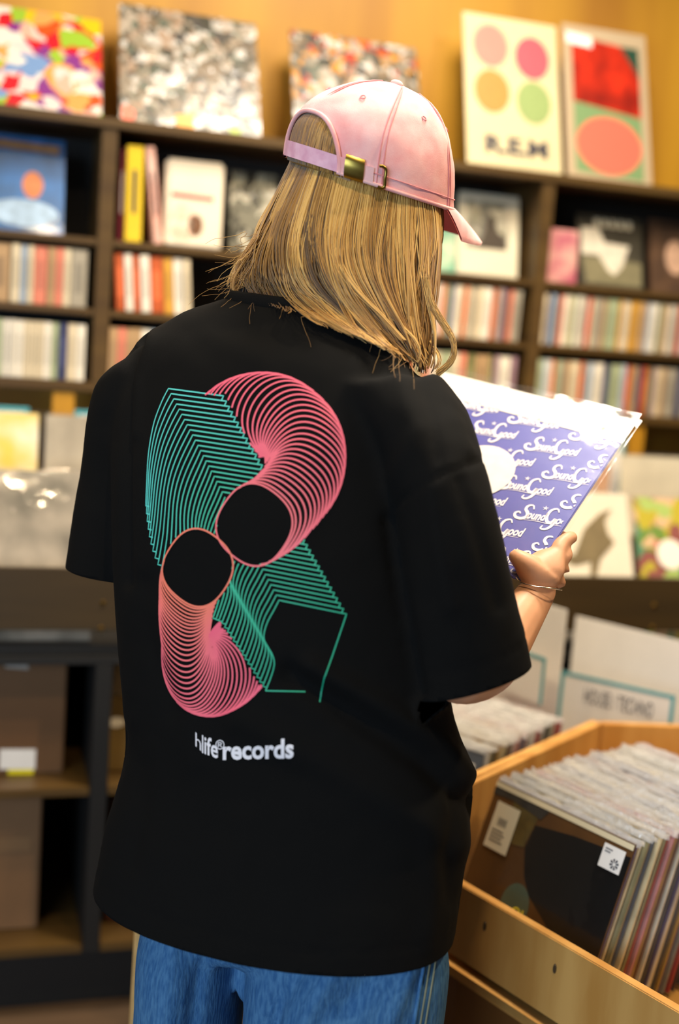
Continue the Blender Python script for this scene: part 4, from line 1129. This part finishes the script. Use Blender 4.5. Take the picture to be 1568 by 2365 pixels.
for kx in range(6):
    az = radians(60*kx)
    lo = t0(az)+.02
    for s in (-1, 1):
        cap_tube('stitched_seam', [dome(az+s*.028/(1-.0*j), lo+(.97-lo)*j/16, .0006) for j in range(17)], .0008, mat('pink_thread', hexc('#d98f95'), .9), 5)
cap_tube('rim_band', [dome(radians(33+294*i/80), .012, .0012) for i in range(81)], .0026, M_CAP)
cap_tube('rim_stitch', [dome(radians(33+294*i/80), .11, .0008) for i in range(81)], .0007, MATS['pink_thread'], 5)
bm = bmesh.new(); bmesh.ops.create_icosphere(bm, subdivisions=3, radius=1)
apex = dome(0, .998)
for v in bm.verts: v.co = apex+(hf*v.co.x+hr*v.co.y)*.0085+cap_u*v.co.z*.0048
bm_to('top_button', bm, M_CAP, cap, smooth=True)
for az in (30, 90, -30, -90, 150, 210):
    c = dome(radians(az), .74, .0005); n_ = (c-CAPC).normalized(); s_ = n_.cross(cap_u).normalized(); q_ = n_.cross(s_)
    bm = bmesh.new(); tube_path(bm, [c+(s_*cos(a)+q_*sin(a))*.0032 for a in [2*pi*i/14 for i in range(15)]], .0008, 5); bm_to('eyelet', bm, MATS['pink_thread'], cap, smooth=True)
# closing strap across the opening, its buckle, tail and slot
def strap_piece(name, a0, a1, t_lo, t_hi, grow, m, n=24, th=.0016, slope=0.0):
    bm = bmesh.new(); ro = []
    for i in range(n+1):
        az = a0+(a1-a0)*i/n; f = i/n
        ro.append([bm.verts.new(dome(az, tt+slope*f, g)) for tt, g in ((t_lo, grow), (t_hi, grow), (t_hi, grow+th), (t_lo, grow+th))])
    for a, b in zip(ro, ro[1:]):
        for j in range(4): bm.faces.new((a[j], a[(j+1) % 4], b[(j+1) % 4], b[j]))
    bm.faces.new(ro[0]); bm.faces.new(ro[-1][::-1]); bmesh.ops.recalc_face_normals(bm, faces=bm.faces)
    return bm_to(name, bm, m, cap)
strap_piece('strap', -SR*radians(40), SR*radians(40), .012, .155, .0008, M_CAPPURPLE)
strap_piece('strap_tail', SR*radians(33), SR*radians(56), .018, .15, .0016, M_CAP)
def az_px(px, t=.08, grow=0.004):
    best = min(((abs(pix(dome(SR*radians(a), t, grow))[0]-px), a) for a in range(-60, 120)))[1]; return SR*radians(best)
b0, b1 = az_px(795), az_px(840)
bm = bmesh.new(); ro = []
M_AB = mat('antique_brass', hexc('#9a8440'), .28, .2, 60, metal=1.0)
for i in range(9):                               # folded brass plate, barrel-shaped across the strap
    az = b0+(b1-b0)*i/8
    ro.append([bm.verts.new(dome(az, -.012+.205*j/8, .0028+.0034*sin(pi*j/8)**.6)) for j in range(9)]+[bm.verts.new(dome(az, -.012+.205*j/8, .0012)) for j in range(8, -1, -1)])
for a, b in zip(ro, ro[1:]):
    for j in range(len(a)): bm.faces.new((a[j], a[(j+1) % len(a)], b[(j+1) % len(a)], b[j]))
bm.faces.new(ro[0]); bm.faces.new(ro[-1][::-1]); bmesh.ops.recalc_face_normals(bm, faces=bm.faces)
bk = bm_to('buckle', bm, M_AB, cap, smooth=True); bk.modifiers.new('e', 'EDGE_SPLIT').split_angle = radians(60); bk['label'] = 'antique brass strap buckle'
l0, l1 = az_px(872), az_px(887)
pts = [dome(l0, .18, .004), dome((l0+l1)/2, .185, .0046), dome(l1, .165, .0046), dome(l1, .09, .0048), dome(l1, .02, .0046), dome((l0+l1)/2, -.002, .0046), dome(l0, .0, .004)]
pts = [Vector(interp([tuple(q) for q in pts], i/24)) for i in range(25)]
cap_tube('slot_loop', pts, .0021, MATS['antique_brass'])
# visor
bm = bmesh.new(); top, bot = [], []
nb_, nl = 30, 10
for i in range(nb_+1):
    be = radians(-66+132*i/nb_); az = pi+be; base_p = dome(az, .02, .0015)
    rowt, rowb = [], []
    for j in range(nl+1):
        s = j/nl; ln = .080*cos(be*.93)**.75 if abs(be) < radians(66.1) else 0
        q_ = base_p+hf*ln*s-cap_u*(.022*s*ln/.080+.016*s*(sin(be)**2))-cap_u*.008*s*s
        rowt.append(bm.verts.new(q_+cap_u*.0016)); rowb.append(bm.verts.new(q_-cap_u*.0016))
    top.append(rowt); bot.append(rowb)
for i in range(nb_):
    for j in range(nl):
        bm.faces.new((top[i][j], top[i+1][j], top[i+1][j+1], top[i][j+1])); f = bm.faces.new((bot[i][j], bot[i][j+1], bot[i+1][j+1], bot[i+1][j])); f.material_index = 1
    bm.faces.new((top[i][nl], top[i+1][nl], bot[i+1][nl], bot[i][nl])); bm.faces.new((top[i][0], bot[i][0], bot[i+1][0], top[i+1][0]))
bmesh.ops.recalc_face_normals(bm, faces=bm.faces)
vz = bm_to('visor', bm, M_CAP, cap, smooth=True); vz.data.materials.append(M_CAPIN)
vz.modifiers.new('e', 'EDGE_SPLIT').split_angle = radians(50)

# ---- hair
def hair_mat():
    m = bpy.data.materials.new('blonde_hair'); m.use_nodes = True; nt = m.node_tree; b = nt.nodes['Principled BSDF']
    at = nt.nodes.new('ShaderNodeAttribute'); at.attribute_name = 'tint'; sp = nt.nodes.new('ShaderNodeSeparateColor'); nt.links.new(at.outputs['Color'], sp.inputs[0])
    cr = nt.nodes.new('ShaderNodeValToRGB'); e = cr.color_ramp.elements
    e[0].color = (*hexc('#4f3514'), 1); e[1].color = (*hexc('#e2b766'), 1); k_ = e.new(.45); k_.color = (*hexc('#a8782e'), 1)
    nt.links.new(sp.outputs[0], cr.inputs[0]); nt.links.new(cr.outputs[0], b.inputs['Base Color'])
    b.inputs['Roughness'].default_value = .42; b.inputs['Specular IOR Level'].default_value = .45
    b.inputs['Sheen Weight'].default_value = .15
    return m
M_HAIR = hair_mat()
G = {0.00: [(674, 368), (634, 455), (600, 525), (572, 590), (548, 640), (530, 664)],
     0.08: [(688, 370), (642, 470), (604, 550), (578, 610), (560, 650), (556, 682)],
     0.16: [(706, 372), (656, 490), (636, 570), (640, 640), (672, 692), (730, 734), (790, 768)],
     0.26: [(728, 374), (684, 500), (672, 580), (690, 655), (738, 706), (806, 758), (880, 802)],
     0.38: [(761, 378), (728, 510), (726, 590), (748, 660), (800, 722), (866, 782), (926, 822)],
     0.52: [(816, 388), (788, 520), (790, 605), (820, 675), (864, 738), (912, 796), (948, 834)],
     0.66: [(874, 402), (856, 535), (862, 620), (888, 692), (918, 752), (946, 806), (964, 842)],
     0.80: [(940, 420), (934, 555), (938, 640), (948, 712), (958, 772), (968, 820), (974, 856)],
     0.92: [(996, 438), (1002, 560), (990, 650), (982, 722), (980, 782), (980, 828), (974, 862)],
     1.00: [(1020, 448), (1016, 560), (1002, 640), (990, 716), (988, 782), (988, 834), (978, 864)]}
UK = sorted(G)
def guide(u, v):
    for a, b in zip(UK, UK[1:]):
        if a <= u <= b:
            f = (u-a)/(b-a); p1 = interp(G[a], v); p2 = interp(G[b], v); return p1[0]+(p2[0]-p1[0])*f, p1[1]+(p2[1]-p1[1])*f
def hair_path(uv, off):
    """points from (x, y, u): a half-round fall of hair that settles on the shirt"""
    ds, lim = [], []
    for x, y, u in uv:
        q = 2*u-1; ds.append(1.575-.118*max(0, 1-q*q)**.45)
        p_, nn = hit(x, y, 0); lim.append(pix(p_)[2]-.004 if p_ is not None else 9)
    n = len(ds); cl = [min(a, b) for a, b in zip(ds, lim)]
    sm = [min(sum(cl[max(0, i-3):i+4])/len(cl[max(0, i-3):i+4]), lim[i]) for i in range(n)]
    o_ = off if isinstance(off, (list, tuple)) else [off]*n
    return [P(x, y, d_-k_) for (x, y, u), d_, k_ in zip(uv, sm, o_)]
hb = bmesh.new(); tl = hb.verts.layers.float_color.new('tint')
# under-layer: a closed curtain of hair below the strands
nu, nv = 46, 26; gridv = []
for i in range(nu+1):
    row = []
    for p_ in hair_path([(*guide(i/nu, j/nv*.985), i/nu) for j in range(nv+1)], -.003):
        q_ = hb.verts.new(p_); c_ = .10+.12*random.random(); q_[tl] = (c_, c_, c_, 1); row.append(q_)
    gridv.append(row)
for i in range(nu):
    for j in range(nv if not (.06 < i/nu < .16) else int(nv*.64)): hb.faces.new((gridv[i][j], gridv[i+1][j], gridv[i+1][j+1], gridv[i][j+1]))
# the part of the head seen through the cap's opening
sc = []
for i in range(21):
    az = radians(-42+84*i/20); row = []
    for j in range(11):
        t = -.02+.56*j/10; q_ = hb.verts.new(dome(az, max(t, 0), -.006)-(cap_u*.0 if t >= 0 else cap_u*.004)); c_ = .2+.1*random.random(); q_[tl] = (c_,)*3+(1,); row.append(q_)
    sc.append(row)
for i in range(20):
    for j in range(10): hb.faces.new((sc[i][j], sc[i+1][j], sc[i+1][j+1], sc[i][j+1]))
def strand(pts, r, tint, taper=lambda t: 1-.55*t):
    prev = None
    for i, p_ in enumerate(pts):
        t = (pts[min(i+1, len(pts)-1)]-pts[max(i-1, 0)])
        if t.length < 1e-6: continue
        t.normalize(); vw = (p_-EYE).normalized(); s = t.cross(vw).normalized(); o1 = s.cross(t)
        rr = r*taper(i/(len(pts)-1))
        vs3 = [hb.verts.new(p_+s*rr), hb.verts.new(p_-o1*rr*.9 if o1.dot(vw) > 0 else p_+o1*rr*.9), hb.verts.new(p_-s*rr)]
        cc_ = min(1, max(0, tint+.05*math.sin(i*.7)))
        for q_ in vs3: q_[tl] = (cc_,)*3+(1,)
        if prev:
            for k_ in range(3): hb.faces.new((prev[k_], prev[(k_+1) % 3], vs3[(k_+1) % 3], vs3[k_]))
        prev = vs3
rr_ = random.Random(12)
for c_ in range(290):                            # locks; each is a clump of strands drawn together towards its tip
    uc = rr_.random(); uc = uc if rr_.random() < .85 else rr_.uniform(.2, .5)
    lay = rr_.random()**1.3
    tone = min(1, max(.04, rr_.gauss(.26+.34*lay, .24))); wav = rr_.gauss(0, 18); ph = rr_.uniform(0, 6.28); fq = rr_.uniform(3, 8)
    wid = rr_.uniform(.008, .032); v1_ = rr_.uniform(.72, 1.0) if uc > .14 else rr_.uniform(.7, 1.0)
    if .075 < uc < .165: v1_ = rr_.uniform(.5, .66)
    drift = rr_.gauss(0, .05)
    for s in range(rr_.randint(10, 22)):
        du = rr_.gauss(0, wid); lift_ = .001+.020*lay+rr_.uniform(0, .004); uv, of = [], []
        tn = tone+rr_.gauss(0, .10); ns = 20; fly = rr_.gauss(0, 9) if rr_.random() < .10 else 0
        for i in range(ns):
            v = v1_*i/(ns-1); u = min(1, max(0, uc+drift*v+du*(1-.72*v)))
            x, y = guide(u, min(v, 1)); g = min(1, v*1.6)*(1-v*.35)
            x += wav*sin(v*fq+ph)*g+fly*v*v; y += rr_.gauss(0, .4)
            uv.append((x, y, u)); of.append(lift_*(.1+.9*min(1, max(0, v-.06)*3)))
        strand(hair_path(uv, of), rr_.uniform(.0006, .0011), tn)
for c_ in range(420):                            # short smooth hair inside the opening, drawn down under the strap
    az = radians(rr_.uniform(-34, 34)); tp = t0(az)+.03; dr = rr_.gauss(0, .03); tn = rr_.gauss(.42, .2)
    strand([dome(az+dr*j/9, max(-.02, tp-(tp+.02)*j/9), -.0035+.001*sin(j)) for j in range(10)], .0007, tn, lambda t: 1)
for c_ in range(60):                             # frizz on the far side and at the tips
    x0, y0 = rr_.choice([(590, 560), (575, 610), (560, 640), (600, 660), (560, 600)]); pts = []
    a = rr_.uniform(0, 6.28); x, y = x0+rr_.gauss(0, 14), y0+rr_.gauss(0, 18); dx, dy = rr_.uniform(-9, 3), rr_.uniform(1, 7)
    for i in range(10):
        pts.append((x, y, .08)); x += dx+rr_.gauss(0, 1.5); y += dy+rr_.gauss(0, 1.5); dx += rr_.gauss(0, 1.8); dy += rr_.gauss(0, 1.2)
    strand(hair_path(pts, .004), .0004, rr_.gauss(.45, .2))
for c_ in range(40):                             # the loose curl that swings clear on the right
    j1_, j2_ = rr_.gauss(0, 4), rr_.gauss(0, 3); K = [(986, 640), (992, 690), (1014, 732), (1040, 772), (1050, 806), (1040, 836), (1010, 862)]
    strand([P(*(lambda q_: (q_[0]+j1_*(1-.4*i/21), q_[1]+j2_))(interp(K, i/21)), 1.475+rr_.uniform(0, .003)) for i in range(22)], .0008, rr_.gauss(.62, .14))
for c_ in range(16):                             # single flyaways on the shirt
    u = rr_.uniform(.1, .7); x, y = guide(u, .98 if u > .12 else .9); pts = []; dx, dy = rr_.uniform(-4, 6), rr_.uniform(3, 9)
    for i in range(9): pts.append((x, y, u)); x += dx; y += dy; dx += rr_.gauss(0, .8); dy += rr_.gauss(-.2, .5)
    strand(hair_path(pts, .002), .00028, rr_.gauss(.5, .15))
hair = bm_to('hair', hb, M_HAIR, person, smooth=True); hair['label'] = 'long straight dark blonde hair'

# ------------------------------------------------------------------ the record she holds
RM = frame(E0-rx*LP, rx, -rn_, ry)               # x along the top, local -y towards the viewer, z up the cover
M_BLUE = mat('cobalt_print', hexc('#3f41a8'), .4, .1, 8, coat=.2)
rec = bm_to('record_cover', bbox_bm(LP, .004, LP, .0012), M_BLUE, None, RM)
tag(rec, 'blue record sleeve with repeated white script, held in her right hand', 'record')
patch_on('white_border', rec, M_WHITE, [(0, .268), (LP, .268), (LP, LP), (0, LP)], y=-.0007)
def script_logo(parent, cx_, cz_, wd_, ang, m):
    """swash lettering: heavy sheared words with looped capitals and a star between"""
    bmx = text_bm('ound', 1.0, .035, .35); b2 = text_bm('ood', 1.0, .035, .35)
    out = bmesh.new()
    def add(bm_, sx, sy, ox, oz):
        xs = [v.co.x for v in bm_.verts]; a = min(xs)
        mp = {}
        for v in bm_.verts: mp[v] = out.verts.new(((v.co.x-a)*sx+ox, 0, v.co.y*sy+oz))
        for f in bm_.faces:
            try: out.faces.new([mp[v] for v in f.verts])
            except ValueError: pass
        bm_.free()
    add(bmx, .15, .25, .205, .0); add(b2, .15, .25, .70, -.03)
    def sw(pts, w0):
        P_ = [interp(pts, i/26) for i in range(27)]; pv = None
        for i, q_ in enumerate(P_):
            t = (P_[min(i+1, 26)][0]-P_[max(i-1, 0)][0], P_[min(i+1, 26)][1]-P_[max(i-1, 0)][1]); L = math.hypot(*t) or 1
            w_ = w0*(.35+.65*sin(pi*i/26)); n_ = (-t[1]/L*w_, t[0]/L*w_)
            a = out.verts.new((q_[0]+n_[0], 0, q_[1]+n_[1])); b = out.verts.new((q_[0]-n_[0], 0, q_[1]-n_[1]))
            if pv: out.faces.new((pv[0], pv[1], b, a))
            pv = (a, b)
    sw([(.28, .21), (.25, .29), (.17, .27), (.15, .19), (.20, .12), (.21, .04), (.13, -.02), (.03, .0), (.0, .08), (.06, .12), (.09, .08)], .030)
    sw([(.70, .22), (.66, .29), (.57, .25), (.53, .12), (.56, .0), (.64, -.02), (.69, .08), (.66, -.08), (.58, -.17), (.50, -.16), (.52, -.10)], .030)
    st_ = [out.verts.new((.46+r_*cos(pi/2+k_*pi/5), 0, .27+r_*sin(pi/2+k_*pi/5))) for k_ in range(10) for r_ in [(.055 if k_ % 2 == 0 else .018)]]
    out.faces.new(st_)
    sw([(.18, -.035), (.4, -.03), (.6, -.05), (.9, -.06)], .006)
    for v in out.verts:
        x, z = (v.co.x-.5)*wd_, v.co.z*wd_; v.co = Vector((cx_+x*cos(ang)-z*sin(ang), -.0007, cz_+x*sin(ang)+z*cos(ang)))
    # keep only what lies on the printed field
    kill = [v for v in out.verts if not (.004 < v.co.x < LP-.004 and .004 < v.co.z < .275)]
    bmesh.ops.delete(out, geom=kill, context='VERTS')
    return out
allb = bmesh.new(); M_SCR = mat('script_white', hexc('#e6e2ea'), .5)
for r_ in range(8):
    for c_ in range(5):
        b = script_logo(rec, -.01+c_*.098+(r_ % 2)*.049, .02+r_*.040, .082, radians(11), M_SCR)
        if b.verts:
            t_ = bpy.data.meshes.new('t'); b.to_mesh(t_); allb.from_mesh(t_); bpy.data.meshes.remove(t_)
        b.free()
bm_to('script_print', allb, M_SCR, rec)
disc_on('centre_label', rec, mat('label_paper', hexc('#e6e1e0'), .5, .1, 60), .158, .150, .050, .050, y=-.0012, n=48)
patch_on('gold_sticker', rec, mat('gold_sticker', hexc('#b08a4a'), .4), [(.278, .282), (.296, .282), (.296, .291), (.278, .291)], y=-.0014)
bm = bmesh.new(); n = 24                         # crinkled clear outer cover with its open flap above the sleeve
def cover_sheet(y0, amp, sd):
    rw = []
    for j in range(n+1):
        row = []
        for i in range(n+1):
            x = -.005+(LP+.010)*i/n; z = -.003+(LP+.013)*j/n
            am = amp*(.3+1.2*max(0, (z-.2)/.12))
            row.append(bm.verts.new((x, y0+am*noise.noise(Vector((x*34+sd, z*22, sd)))-abs(am)*.2, z)))
        rw.append(row)
    for j in range(n):
        for i in range(n): bm.faces.new((rw[j][i], rw[j][i+1], rw[j+1][i+1], rw[j+1][i]))
cover_sheet(-.0045, .0022, 1.3); cover_sheet(.0065, .002, 7.7)
bm_to('clear_cover', bm, plastic('held_sleeve_plastic', .035, .13, .22, 14, haze=.02), rec, smooth=True)

# plank end standing behind her left leg
pk = onZ(330, 2365, .1)
a = P(303, 2365, 1.78); b = P(330, 2365, 1.78)
bm = bbox_bm(.05, .02, .66, .002)
pl_ = bm_to('wooden_post', bm, M_BINEDGE, None, Matrix.Translation((P(302, 2365, 1.8).x, P(300, 2365, 1.8).y, 0)))
tag(pl_, 'slim pale wooden post standing on the floor behind the jeans', 'post')
